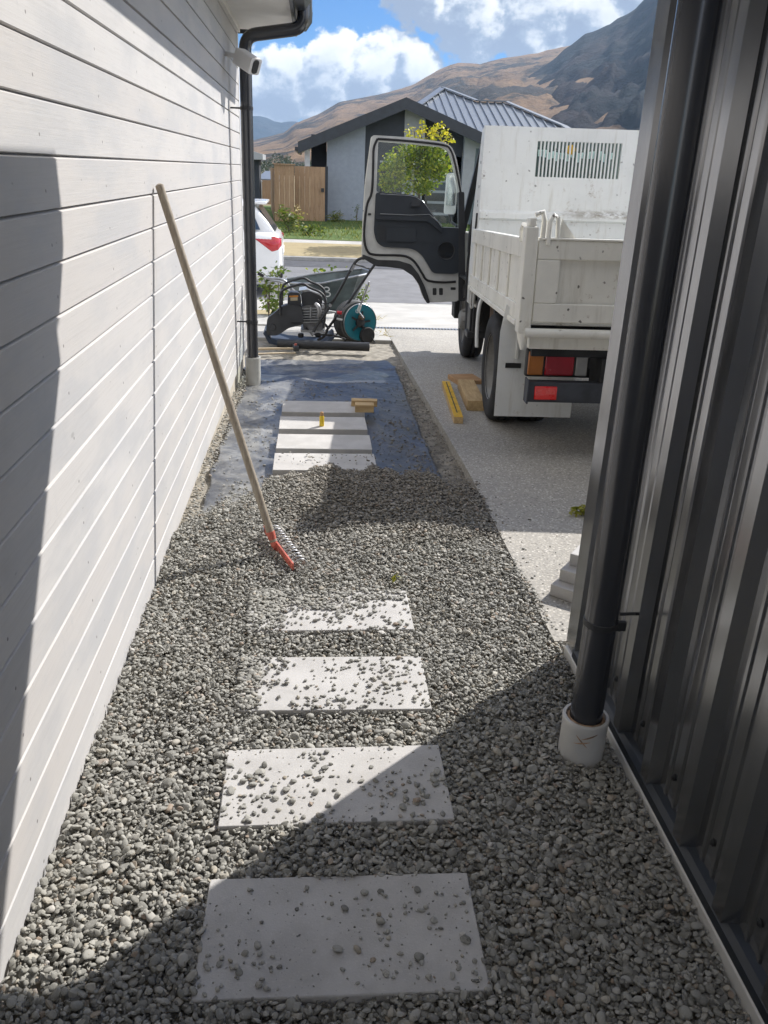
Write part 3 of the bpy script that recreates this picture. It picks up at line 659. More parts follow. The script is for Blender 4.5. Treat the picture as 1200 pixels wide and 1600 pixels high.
def mat_z(x, y):
    w = .012 * mnoise.noise(Vector((x * 2.6, y * 1.3, 1.7))) + .010 * mnoise.noise(Vector((x * 6 + y * 2.2, y * 1.9 - x, 4.2))) + .009 * abs(mnoise.noise(Vector((x * 14 + y * 9, y * 4, 9.)))) + .005 * abs(mnoise.noise(Vector((x * 31 - y * 16, y * 19, 3.))))
    if y > 6.5: w += .034 * abs(mnoise.noise(Vector((x * 2.6 + y, y * 7, 2.)))) * min(1, (y - 6.5) * 1.6)
    e = min(1, max(0, (y - 4.1) / .4))
    under = 1.0
    for (a, b, c, d) in FPAV:
        if a - .1 < x < b + .1 and c - .08 < y < d + .08: under = .25
    return gz(y) - .047 + w * under
def weed_mat():
    V = []; ys = np.linspace(3.0, 7.95, 330); nx = 100
    for y in ys:
        r = float(np.interp(y, [3, 4.3, 5.4, 6.6, 7.6, 7.95], [.70, .715, .725, .745, .76, .72])); l = float(np.interp(y, [3, 3.7, 5.3, 7.2, 7.5, 7.95], [-.56, -.555, -.575, -.55, -.72, -.78]))
        r += .012 * mnoise.noise(Vector((y * 3, 0, 0))); l += .02 * mnoise.noise(Vector((y * 4, 5, 0)))
        for i in range(nx): x = l + (r - l) * i / (nx - 1); V.append((x, y + (.05 * mnoise.noise(Vector((x * 4, 8, 0))) if y > 7.7 else 0), mat_z(x, y)))
    n = nx; F = [(j * n + i, j * n + i + 1, (j + 1) * n + i + 1, (j + 1) * n + i) for j in range(len(ys) - 1) for i in range(n - 1)]
    o = raw_mesh('weed_mat', V, F, 'weed_mat_cloth'); m = o.modifiers.new('thickness', 'SOLIDIFY'); m.thickness = .0015
    tag(o, 'wrinkled blue grey weed mat cloth laid under the bare stepping stones', 'weed mat')
weed_mat()

def icos(sub):
    bm = bmesh.new(); bmesh.ops.create_icosphere(bm, subdivisions=sub, radius=1)
    V = np.array([v.co[:] for v in bm.verts]); F = np.array([[v.index for v in f.verts] for f in bm.faces]); bm.free(); return V, F
def stone_shapes(sub, n, seed):
    out = []; V, F = icos(sub); rng = np.random.default_rng(seed)
    for k in range(n):
        d = np.ones(len(V))
        for _ in range(7):                                  # flat facets knocked off a pebble
            a = rng.normal(size=3); a /= np.linalg.norm(a); h = rng.uniform(.56, .88); q = V @ a
            d = np.minimum(d, np.where(q > 1e-3, np.maximum(h / np.maximum(q, 1e-3), .6), 9))
        P = V * d[:, None]; ph = rng.uniform(0, 6, 3)
        P = P * (1 + .07 * np.sin(V @ rng.normal(size=3) * 2.5 + ph[0]))[:, None]
        out.append((P, F))
    return out
def stone_batch(pos, size, shapes, rng, tilt=.35, flat=.48):
    N = len(pos); which = rng.integers(0, len(shapes), N); Vs, Fs, k = [], [], 0; SM = []
    for s, (bv, bf) in enumerate(shapes):
        I = np.where(which == s)[0]; n = len(I)
        if n == 0: continue
        sc = np.stack([size[I] * rng.uniform(.95, 1.4, n), size[I] * rng.uniform(.72, 1.0, n), size[I] * flat * rng.uniform(.7, 1.25, n)], 1)
        yaw = rng.uniform(0, 2 * np.pi, n); tx = rng.normal(0, tilt, n); ty = rng.normal(0, tilt, n)
        c, s_ = np.cos(yaw), np.sin(yaw); Z = np.zeros(n); O = np.ones(n)
        Rz = np.array([[c, -s_, Z], [s_, c, Z], [Z, Z, O]]).transpose(2, 0, 1)
        Rx = np.array([[O, Z, Z], [Z, np.cos(tx), -np.sin(tx)], [Z, np.sin(tx), np.cos(tx)]]).transpose(2, 0, 1)
        Ry = np.array([[np.cos(ty), Z, np.sin(ty)], [Z, O, Z], [-np.sin(ty), Z, np.cos(ty)]]).transpose(2, 0, 1)
        M = Rx @ Ry @ Rz
        P = bv[None] * sc[:, None, :]; P = np.einsum('nij,nvj->nvi', M, P) + pos[I][:, None, :]
        SM.append(np.full(n * len(bf), (s % 2) == 0)); Vs.append(P.reshape(-1, 3)); Fs.append((bf[None] + (np.arange(n) * len(bv))[:, None, None]).reshape(-1, 3) + k); k += n * len(bv)
    return np.concatenate(Vs), np.concatenate(Fs), np.concatenate(SM)
def pile(x, y):                                             # height of the raked gravel
    b = np.interp(y, [2.7, 3.3, 3.75, 4.1, 5], [0, .012, .030, .034, .034]); b = b * np.interp(x, [-.62, -.3, .1, .6, .86], [.35, .75, 1, .9, .25])
    return b + .008 * np.sin(x * 7 + 1.3) * np.sin(y * 5.1) + .005 * np.sin(x * 15 + y * 9)
YE_X = [-.62, -.5, -.4, -.3, -.22, -.1, .1, .3, .5, .62, .72, .80, .87]; YE_Y = [3.66, 3.72, 3.9, 4.05, 4.16, 4.33, 4.38, 4.37, 4.33, 4.28, 4.22, 4.17, 4.0]
def gravel():
    rng = RNG; s1 = stone_shapes(1, 10, 3); s2 = stone_shapes(2, 8, 4); P, S, D = [], [], []
    def on_paver(x, y, m):
        k = np.zeros(len(x), bool)
        for i, (a, b, c, d) in enumerate(PAV): k |= (x > a + m) & (x < b - m) & (y > c + m) & (y < d - m)
        return k
    def lim(x): return np.interp(x, YE_X, YE_Y) + .05 * np.sin(x * 23) + .03 * np.sin(x * 57 + 2)
    def field(sp, zoff, smin, smed, keep, seed):
        r = np.random.default_rng(seed); xs = np.arange(-.64, .90, sp); ys = np.arange(.62, 4.6, sp * .87); X, Y = np.meshgrid(xs, ys)
        X[1::2] += sp / 2; x = (X + r.normal(0, sp * .26, X.shape)).ravel(); y = (Y + r.normal(0, sp * .26, X.shape)).ravel()
        e = np.exp(r.normal(0, .30, len(x))); size = np.clip(smed * e, smin, .0155)
        k = (r.random(len(x)) < keep) & ~on_paver(x, y, .004) & (y < lim(x) + r.normal(0, .04, len(x))) & (x > WX + .006) & (x < np.where(y > 2.44, EDGE + .006 + .03 * np.clip(3.4 - y, 0, 1), GX - .024)) & ~((np.hypot(x - .775, y - 1.865) < .07))
        x, y, size = x[k], y[k], size[k]
        fall = np.clip((y - (lim(x) - .22)) / .22, 0, 1); z = zoff + pile(x, y) * (1 - fall ** 2) + r.normal(0, .0028, len(x)) - fall * .035 - .004
        return np.stack([x, y, z], 1), size
    layers = [field(.0148, -.014, .005, .0084, 1, 1), field(.0146, -.005, .004, .0080, .95, 2), field(.0180, .003, .0038, .0074, .62, 3), field(.0150, .004, .0018, .0032, .55, 4)]
    # tan dirt fines show between; loose stones on the slabs
    def loose(n, xr, yr, z, med, seed, mask=None, flat=.5):
        r = np.random.default_rng(seed); x = r.uniform(*xr, n); y = r.uniform(*yr, n); s = np.clip(.84 * med * np.exp(r.normal(0, .40, n)), .0022, .0115)
        if mask is not None: k = mask(x, y, r); x, y, s = x[k], y[k], s[k]
        zz = z(x, y) if callable(z) else z
        return np.stack([x, y, zz + s * .42], 1), s
    def clump(sc, off):
        return lambda x, y, r: (np.sin(x * sc + off) * np.sin(y * sc * 1.3 + off * 2) + .5 * np.sin(x * sc * 2.3 + off)) > r.uniform(-.9, .9, len(x))
    L = [loose(34, (-.23, .36), (1.15, 1.43), .002, .006, 11), loose(62, (.10, .36), (1.15, 1.40), .002, .0062, 12), loose(30, (-.23, -.08), (1.15, 1.27), .002, .0058, 13), loose(150, (-.23, .36), (1.15, 1.43), .002, .0022, 14),
         loose(190, (-.235, .06), (1.615, 1.875), .002, .0072, 15, clump(13, .7)), loose(70, (-.23, .36), (1.61, 1.89), .002, .006, 16), loose(50, (.18, .36), (1.62, 1.80), .002, .0065, 17), loose(120, (-.23, .36), (1.61, 1.89), .002, .0022, 18),
         loose(330, (-.23, .36), (2.085, 2.36), .002, .0075, 19, clump(11, 2.)), loose(120, (-.24, -.08), (2.18, 2.372), .003, .008, 20), loose(260, (-.24, -.165), (2.08, 2.372), .004, .008, 41), loose(80, (.0, .36), (2.08, 2.36), .002, .006, 21), loose(120, (-.23, .36), (2.08, 2.15), .002, .008, 34, clump(16, 1.)),
         loose(820, (-.24, .36), (2.55, 2.84), .003, .0082, 22, lambda x, y, r: r.random(len(x)) < np.clip(.34 + (y - 2.6) * 1.7 - (x - .05) * .6, .2, 1)), loose(330, (-.24, .14), (2.68, 2.85), .006, .008, 23), loose(330, (-.24, -.10), (2.55, 2.85), .005, .008, 24), loose(260, (-.24, .36), (2.76, 2.85), .004, .008, 42),
         loose(240, (.78, .98), (2.47, 4.1), lambda x, y: np.where(x > EDGE, 0., .012), .0062, 25, lambda x, y, r: r.random(len(x)) < np.clip(1.1 - (x - .84) * 9, 0.03, 1)),
         loose(130, (.9, 1.5), (2.5, 3.6), 0., .0045, 26, lambda x, y, r: r.random(len(x)) < np.clip(.9 - (x - .9) * 1.6, .05, 1))]
    mz = np.vectorize(mat_z)
    L += [loose(2100, (-.5, .72), (4.3, 6.9), lambda x, y: mz(x, y) + .001, .0058, 27, lambda x, y, r: ~np.any([(x > a - .01) & (x < b + .01) & (y > c - .02) & (y < d + .02) for a, b, c, d in FPAV], axis=0) & (r.random(len(x)) < .35 + .65 * (np.sin(x * 9 + 1) * np.sin(y * 6) > .1))),
          loose(900, (.40, .70), (4.2, 5.6), lambda x, y: mz(x, y) + .001, .006, 28, lambda x, y, r: r.random(len(x)) < np.clip(1 - np.abs(x - .60) * 7, 0, 1) * .6),
          loose(380, (.72, .855), (4.15, 7.6), lambda x, y: np.interp(y, PY, PZ) - .052, .009, 29), loose(700, (.74, .86), (4.1, 7.9), lambda x, y: np.interp(y, PY, PZ) - .055, .0055, 33),
          loose(650, (-.635, -.55), (3.6, 7.4), lambda x, y: np.interp(y, PY, PZ) - .045, .010, 30), loose(420, (-.5, -.15), (3.75, 4.3), lambda x, y: mz(x, y) + .001, .007, 31, lambda x, y, r: r.random(len(x)) < np.clip(1.3 - (y - 3.7 - (x + .5) * .9) * 2.4, 0, 1)),
          loose(60, (-.2, .34), (4.3, 4.5), .012, .006, 32)]
    V, F, SMO, k = [], [], [], 0
    for i, (p, s) in enumerate(layers + L):
        near = p[:, 1] < 2.0
        if i in (0, 3): near &= False
        for sel, sh in ((near, s2), (~near, s1)):
            if sel.any():
                v, f, sm = stone_batch(p[sel], s[sel], sh, rng, .42 if i < 4 else .18); SMO.append(sm); V.append(v); F.append(f + k); k += len(v)
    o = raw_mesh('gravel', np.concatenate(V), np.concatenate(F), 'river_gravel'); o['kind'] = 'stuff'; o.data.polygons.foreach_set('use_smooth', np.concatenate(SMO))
gravel()

# ------------------------------------------------------------------ tools and materials lying about
def rake():
    T = onx(249, 290, WX + .022); J = gr(427, 846, .055)
    t = thing('garden_rake', 'red steel headed rake with a long wooden handle leaning on the timber wall', 'rake', (J.x, J.y, J.z))
    mb = MB(); d = (T - J); N = 14; mb.tube([J + d * (k / N) for k in range(N + 1)] + [T + d.normalized() * .006], [.0165] * (N + 1) + [.008], 18); mb.build('handle', 'ash_handle', t, smooth=50)
    mb = MB(); dn = d.normalized(); mb.tube([J - dn * .02, J + dn * .045], [.014, .0195], 16)
    P1 = gr(413, 826, .05); P2 = gr(458, 886, .022); b = (P2 - P1).normalized(); mid = J - dn * .02
    mb.tube([mid, mid - dn * .012 + b * .01, P1 + b * .10], [.014, .012, .009], 10); mb.build('socket', 'rake_red', t, smooth=50)
    out = Vector((.93, .28, .0)); out = (out - b * out.dot(b)).normalized(); up = Vector((0, 0, 1))
    mb = MB(); n = 8; L = (P2 - P1).length
    rings = []
    for k in range(n + 1):
        c = P1 + b * (L * k / n); rings.append([c - out * .004 - up * .016, c + out * .004 - up * .016, c + out * .004 + up * .016, c - out * .004 + up * .016])
    mb.loft(rings); hb = mb.build('head_bar', 'rake_red', t, bevel=.0015)
    for k in range(13):
        c = P1 + b * (.03 + (L - .045) * k / 12) + up * .004
        mb = MB(); pts = [c, c + out * .03 + up * .016, c + out * .052 + up * .014, c + out * .066 - up * .006 + b * .003]; mb.tube(smooth_path(pts, 4), [.0030] * 12 + [.0014], 6); mb.build('tine', 'zinc', hb, smooth=60)
    mb = MB(); c = P1 + b * .01; mb.lathe([(.0001, 0), (.010, 0), (.010, .006), (.004, .008), (.0001, .008)], c - out * .004, -out, 12); mb.build('bolt', 'zinc', hb)
rake()

def plank(name, label, cat, a, b, w, h, mat, bevel=.003, rotz=None):
    a, b = Vector(a), Vector(b); t = (a + b) / 2; d = b - a; L = d.length
    mb = MB(); mb.box(-w / 2, w / 2, -L / 2, L / 2, 0, h); o = mb.build(name, mat, bevel=bevel); o.location = t
    o.rotation_euler = (math.atan2(d.z, math.hypot(d.x, d.y)), 0, math.atan2(-d.x, d.y)); return tag(o, label, cat)
def straightedge():
    a, b = gr(696, 604), gr(716, 662); t0 = (a + b) / 2; d = b - a; L = d.length
    t = thing('straightedge', 'long yellow painted timber straightedge lying on the driveway edge', 'straightedge', t0, (math.atan2(d.z, math.hypot(d.x, d.y)), 0, math.atan2(-d.x, d.y)))
    mb = MB(); mb.box(-.032, .032, -L / 2, L / 2, 0, .045); mb.build('timber', 'pine_block', t, bevel=.003, local=True)
    mb = MB(); mb.box(-.031, .031, -L / 2 + .01, L / 2 - .002, .0455, .0475); f = mb.build('yellow_face', 'yellow_paint', t, local=True)
    mb = MB()
    for y in (-.32, -.15, .0, .18, .36): mb.box(-.020, .012, y * L, y * L + .006, .048, .0486)
    mb.box(-.004, .004, -.46 * L, .40 * L, .048, .0484); mb.build('marking', 'black_plastic', f, local=True)
straightedge()
a, b = gr(707, 597), gr(746, 596); plank('timber_offcut', 'orange brown timber offcut lying crosswise beside the truck rear wheel', 'timber', a, b, .24, .04, 'offcut_board')
a, b = gr(727, 607), gr(743, 642); plank('timber_offcut', 'thick pale timber block end on beside the truck rear wheel', 'timber', a, b, .13, .075, 'pine_block')
c = gz(5.75) + .0085
plank('timber_block', 'longer timber block at the back on the farthest stepping stone', 'timber', (.272, 5.80, c), (.46, 5.79, c), .07, .045, 'pine_block')
plank('timber_block', 'shorter bright timber block in front of the longer one on the farthest stepping stone', 'timber', (.292, 5.645, c - .0), (.425, 5.64, c - .0), .08, .055, 'pine_block')
def marker():
    x, y, z = .052, 5.20, gz(5.275) + .0085
    t = thing('yellow_marker', 'small yellow marker bottle standing on a bare stepping stone', 'marker', (x, y, z)); mb = MB()
    mb.lathe([(.0001, 0), (.015, 0), (.016, .006), (.016, .062), (.012, .07)], (x, y, z), (0, 0, 1), 20); mb.build('barrel', 'yellow_plastic', t)
    mb = MB(); mb.lathe([(.0115, .069), (.0115, .092), (.006, .097), (.0001, .097)], (x, y, z), (0, 0, 1), 16); mb.build('cap', 'offcut_board', t)
marker()
for k, (dx, dy, l) in enumerate([(0, 0, 'lowest grey paver of the small stack by the steel garage corner'), (.040, .030, 'middle grey paver of the small stack by the steel garage corner'), (.085, .065, 'top grey paver of the small stack by the steel garage corner')]):
    mb = MB(); mb.box(0, .6, 0, .3, 0, .05); o = mb.build('spare_paver', 'concrete_paver', bevel=.003); o.location = (.935 + dx, 2.80 + dy, .001 + .0507 * k); o.rotation_euler = (0, 0, R(-42 + 3 * k)); tag(o, l, 'paving stone', 'spare pavers stacked by the garage corner')

def leafy(name, label, cat, base, stems, leaf, lsize, n, mat, seed, aspect=.55, stem_r=.006, spread=.06, group=None, low=.25):
    rng = np.random.default_rng(seed); base = Vector(base); t = thing(name, label, cat, base, group=group); mb = MB(); C = []
    for (dx, dy, h) in stems:
        pts = smooth_path([base, base + Vector((dx * .3, dy * .3, h * .4)), base + Vector((dx * .8, dy * .8, h * .75)), base + Vector((dx, dy, h))], 5); mb.tube(pts, [stem_r * (1 - .6 * i / len(pts)) for i in range(len(pts))], 6)
        for k in range(n // len(stems)):
            u = rng.uniform(low, 1.02); p = pts[min(len(pts) - 1, int(u * (len(pts) - 1)))]; q = rng.normal(0, spread, 3) * (1.15 - .5 * u); C.append((p.x + q[0], p.y + q[1], max(base.z + .02, p.z + q[2] * .7)))
    mb.build('stem', 'bark', t); V, F = leaf_cloud(C, lsize, rng, aspect, .1); inv = root_matrix(t).inverted(); V = V + np.array([inv[0][3], inv[1][3], inv[2][3]])
    o = raw_mesh('foliage', V, F, mat, False, t); return t
leafy('small_weed', 'small yellow green weed lying on the driveway by the garage corner', 'weed', gr(908, 806), [(-.02, .02, .03), (.05, .0, .03), (.03, .03, .045)], 'weed', .035, 60, 'weed_leaf', 3, .5, .002, .02)
leafy('fallen_leaf', 'tiny fallen green leaf lying on the gravel', 'leaf', gr(613, 906, .012), [(.01, .0, .008)], 'l', .028, 5, 'weed_leaf', 4, .6, .001, .006)

# ------------------------------------------------------------------ compactor, reel, barrow, roll, hammer
def compactor():
    Y0, Y1 = 8.62, 9.02; P = lambda x, y, Y=Y0: at(x, y, Y)
    b = gr(465, 541); t = thing('plate_compactor', 'black petrol plate compactor with folding handle parked past the end of the weed mat', 'compactor', (b.x, 8.8, gz(8.8)))
    def slabxy(name, pts, ya, yb, mat, parent=t, bevel=.006, hole=()):
        mb = MB(); fn = lambda a, c, d: at(a, c, Y0) + Vector((0, d - Y0, 0)); mb.plate(pts, hole, fn, ya, yb); return mb.build(name, mat, parent, bevel=bevel)
    zz = gz(8.8)
    slabxy('base_plate', [(411, 520), (414, 517), (424, 529), (448, 535), (492, 539), (508, 534), (520, 524), (523, 527), (512, 540), (494, 546), (446, 543), (420, 536)], Y0 - .02, Y1 + .02, 'plate_blue')
    slabxy('belt_guard', rounded([(416, 516), (418, 496), (428, 489), (440, 478), (449, 475), (470, 477), (474, 490), (474, 506), (452, 511), (434, 523), (418, 523)], 4, 4), Y0 - .05, Y0 + .07, 'engine_black', bevel=.012)
    mb = MB(); c = P(426, 511, Y0 - .05); mb.lathe([(.0001, -.012), (.03, -.012), (.034, 0), (.03, .01), (.0001, .01)], c, (0, 1, 0), 24); mb.build('pulley_boss', 'engine_black', t)
    e = slabxy('engine', rounded([(470, 478), (506, 476), (510, 500), (505, 517), (474, 516)], 4, 3), Y0 + .03, Y1 - .08, 'engine_grey')
    mb = MB()
    for k in range(6): y = 482 + k * 4.2; mb.plate([(471, y), (506, y - 1), (506, y + .8), (471, y + 1.8)], [], lambda a, c, d: at(a, c, Y0) + Vector((0, d - Y0, 0)), Y0 + .0, Y0 + .03)
    mb.build('cooling_fin', 'steel_grey', e)
    slabxy('fuel_tank', rounded([(470, 459), (483, 455), (503, 463), (504, 476), (472, 478)], 4, 4), Y0 + .02, Y1 - .06, 'engine_black', bevel=.012)
    slabxy('tank_top', rounded([(466, 455), (480, 453), (502, 461), (500, 464), (478, 457)], 1.5, 3), Y0 + .04, Y1 - .1, 'clear_lens')
    ac = slabxy('air_cleaner', rounded([(450, 458), (454, 456), (468, 457), (471, 476), (460, 481), (449, 479)], 3, 4), Y0 - .02, Y0 + .12, 'engine_black', bevel=.01)
    slabxy('orange_stripe', [(452, 461.5), (466, 461), (466, 463.5), (452, 464)], Y0 - .0235, Y0 - .019, 'label_orange', ac, 0); slabxy('tan_label', [(454, 464.5), (465, 464), (465, 469), (454, 469.5)], Y0 - .0235, Y0 - .019, 'label_tan', ac, 0)
    mb = MB(); mb.tube(smooth_path([P(492, 474, Y0 - .02), P(497, 479, Y0 - .03), P(499, 488, Y0 - .03), P(496, 496, Y0 - .01)], 4), [.016 + .008 * math.sin(k * .26) for k in range(13)], 12); mb.build('exhaust', 'zinc', e)
    mb = MB(); mb.tube([P(486, 480, Y0 - .01), P(485, 497, Y0 - .01)], [.011, .008], 10); mb.build('pull_starter', 'steel_grey', e)
    for Y in (Y0 - .06, Y1 + .03):
        mb = MB()
        pts = [(438, 492), (438, 466), (440, 456), (449, 450), (462, 446), (474, 444), (485, 450), (499, 456), (507, 464), (509, 476), (508, 492), (505, 512)]
        mb.tube(smooth_path([at(x, y, Y0 - .06) + Vector((0, Y - Y0 + .06, 0)) for x, y in pts], 5), .0125, 10)
        mb.build('roll_cage', 'black_plastic', t, smooth=60)
    for nm, tail in (('handle', 0),):
        mb = MB(); A = [(487, 524), (497, 506), (513, 482), (531, 453), (546, 425), (555, 410), (563, 404), (572, 402.5)]; B = [(580, 402.5), (586, 405), (586, 412), (578, 424), (560, 450), (542, 476), (522, 500), (508, 520)]
        pts = [at(x, y, Y0 - .10) for x, y in A] + [at(x, y, Y0 + .28) for x, y in B]; mb.tube(smooth_path(pts, 5), .0145, 10)
        mb.tube([at(553, 412, Y0 - .1), at(579, 421, Y0 + .28)], .010, 8); h = mb.build('handle', 'black_plastic', t, smooth=60)
        mb = MB(); mb.tube(smooth_path([at(567, 403, Y0 - .1), at(575, 402, Y0 + .0), at(583, 403.5, Y0 + .2)], 5), .019, 10); mb.build('handle_grip', 'black_rubber', h)
        for x, y in ((489, 521), (516, 477), (506, 519)): mb = MB(); mb.lathe([(.0001, -.02), (.016, -.02), (.016, .02), (.0001, .02)], at(x, y, Y0 - .11), (0, 1, 0), 12); mb.build('pivot_bolt', 'zinc', h)
    mb = MB(); mb.tube([P(455, 505, Y0 - .055), P(470, 504, Y0 - .055)], .006, 6); mb.tube(smooth_path([P(500, 500), P(512, 512), P(506, 526), P(496, 531)], 4), .012, 8); mb.tube(smooth_path([P(478, 512), P(490, 522), P(520, 524), P(540, 530)], 4), .010, 8); mb.build('hose', 'black_rubber', t)
    mb = MB(); mb.tube(smooth_path([P(556, 412, Y0 - .12), P(538, 440, Y0 - .13), P(520, 470, Y0 - .12), P(505, 474, Y0 - .06), P(497, 468, Y0 - .02)], 5), .005, 6); mb.build('throttle_cable', 'black_rubber', t)
    mb = MB(); mb.obox(P(549, 423, Y0 - .115), P(554, 414, Y0 - .115), .03, .02); mb.build('throttle_lever', 'zinc', t)
    mb = MB(); mb.plate([(470, 515), (508, 517), (508, 520), (470, 519)], [], lambda a, c, d: at(a, c, Y0) + Vector((0, d - Y0, 0)), Y0 - .01, Y1 - .05); mb.build('engine_bed', 'steel_grey', t)
    mb = MB(); mb.tube(smooth_path([P(506, 462, Y0), P(509, 470, Y0 - .03), P(504, 480, Y0 - .04)], 5), .011, 8); mb.build('spark_lead', 'zinc', t)
    mb = MB(); mb.lathe([(.0001, -.02), (.03, -.02), (.034, -.012), (.034, .0), (.0001, .0)], P(480, 498, Y0 + .02), (0, -1, 0), 20); mb.build('starter_cover', 'engine_black', t)
    for x in (470, 497):
        mb = MB(); c = P(x, 527, Y0 + .05); mb.lathe([(.0001, 0), (.028, 0), (.032, .02), (.028, .04), (.0001, .04)], c, (0, 0, 1), 14); mb.build('rubber_mount', 'black_rubber', t)
compactor()
def hose_reel():
    c = at(556, 502, 8.95); t = thing('hose_reel', 'teal disc hose reel with silver crank standing beside the compactor', 'hose reel', (c.x, c.y, gz(8.95)))
    ax = Vector((.42, -.9, .04)).normalized(); r = .195
    mb = MB(); mb.lathe([(.03, .0), (r * .62, .004), (r * .8, .012), (r * .97, .012), (r, .006), (r, -.006), (.03, -.008)], c + ax * .09, ax, 48); f = mb.build('front_disc', 'teal_plastic', t, smooth=40)
    mb = MB(); mb.lathe([(.03, .0), (r, .006), (r, -.006), (.03, -.008)], c - ax * .12, ax, 48); mb.build('rear_disc', 'teal_plastic', t)
    mb = MB(); u = ax.orthogonal().normalized(); w = ax.cross(u)
    for k in range(7):
        for rr in (.205, .182):
            o = c + ax * (.055 - k * .027); mb.tube([o + (u * math.cos(a) + w * math.sin(a)) * (rr + .004 * math.sin(k * 2.1)) for a in np.linspace(0, 2 * math.pi, 40)[:-1]], .0135, 8, closed=True)
    mb.build('hose', 'hose_grey', t, smooth=60)
    mb = MB(); mb.lathe([(r * 1.0, .0), (r * 1.03, .008), (r * 1.0, .016), (r * .985, .008), (r * 1.0, 0)], c + ax * .092, ax, 48); mb.build('rim_ring', 'zinc', f)
    mb = MB(); q = at(557, 494, 8.95) + ax * .12; mb.lathe([(.0001, -.03), (.028, -.03), (.03, .0), (.024, .03), (.0001, .032)], q, ax, 16); cr = mb.build('crank_hub', 'rust_tank', t)
    mb = MB(); mb.tube([q + ax * .035, at(560, 486, 8.8), at(577, 440, 8.72)], [.009, .010, .011], 10); mb.build('crank_arm', 'zinc', cr); mb = MB(); mb.tube([at(560, 486, 8.79), at(563, 476, 8.77)], .017, 10); mb.build('crank_collar', 'mark_white', cr)
    mb = MB(); mb.lathe([(.0001, .0), (.055, .004), (.05, .02), (.022, .03), (.0001, .032)], c + ax * .095, ax, 20)
    for k in range(5):
        a = k * 1.256; dd = u * math.cos(a) + w * math.sin(a); mb.obox(c + ax * .108, c + ax * .106 + dd * .12, .02, .006, ax)
    mb.build('hub', 'engine_black', t)
    q = at(531, 489, 8.8); mb = MB(); mb.tube([q - Vector((.03, 0, -.004)), q + Vector((.02, 0, .002))], [.016, .02], 10); nz = mb.build('tap', 'hose_red', t); mb = MB(); mb.tube([at(510, 485, 8.8), at(525, 488, 8.8)], .009, 8); mb.tube([at(526, 498, 8.8), at(535, 500, 8.8)], .012, 8); mb.build('coupling', 'mark_white', nz)
    zz = gz(8.95)
    for s in (.11, -.14):
        mb = MB(); o = c + ax * s; mb.tube([o, Vector((o.x - .17, o.y, zz + .012)), Vector((o.x - .02, o.y, zz + .012)), Vector((o.x + .16, o.y, zz + .012)), o], .011, 8); mb.build('stand', 'black_plastic', t)
    for s in (.10,):
        o = Vector((c.x + .12, c.y - .10, zz + .085)); mb = MB(); mb.lathe([(.0001, -.025), (.08, -.025), (.088, -.012), (.088, .012), (.08, .025), (.0001, .025)], o, ax, 24); mb.build('wheel', 'black_rubber', t)
    mb = MB(); o = c + ax * .105 + Vector((-.035, 0, .125)); sx = ax.cross(Vector((0, 0, 1))).normalized() * -1
    g = [(.02 * math.cos(a), .024 * math.sin(a)) for a in np.linspace(.6, 5.2, 12)]; mb.tube([o + sx * a + Vector((0, 0, b)) for a, b in g] + [o + sx * .004], .005, 6); mb.build('white_mark', 'mark_white', f)
hose_reel()
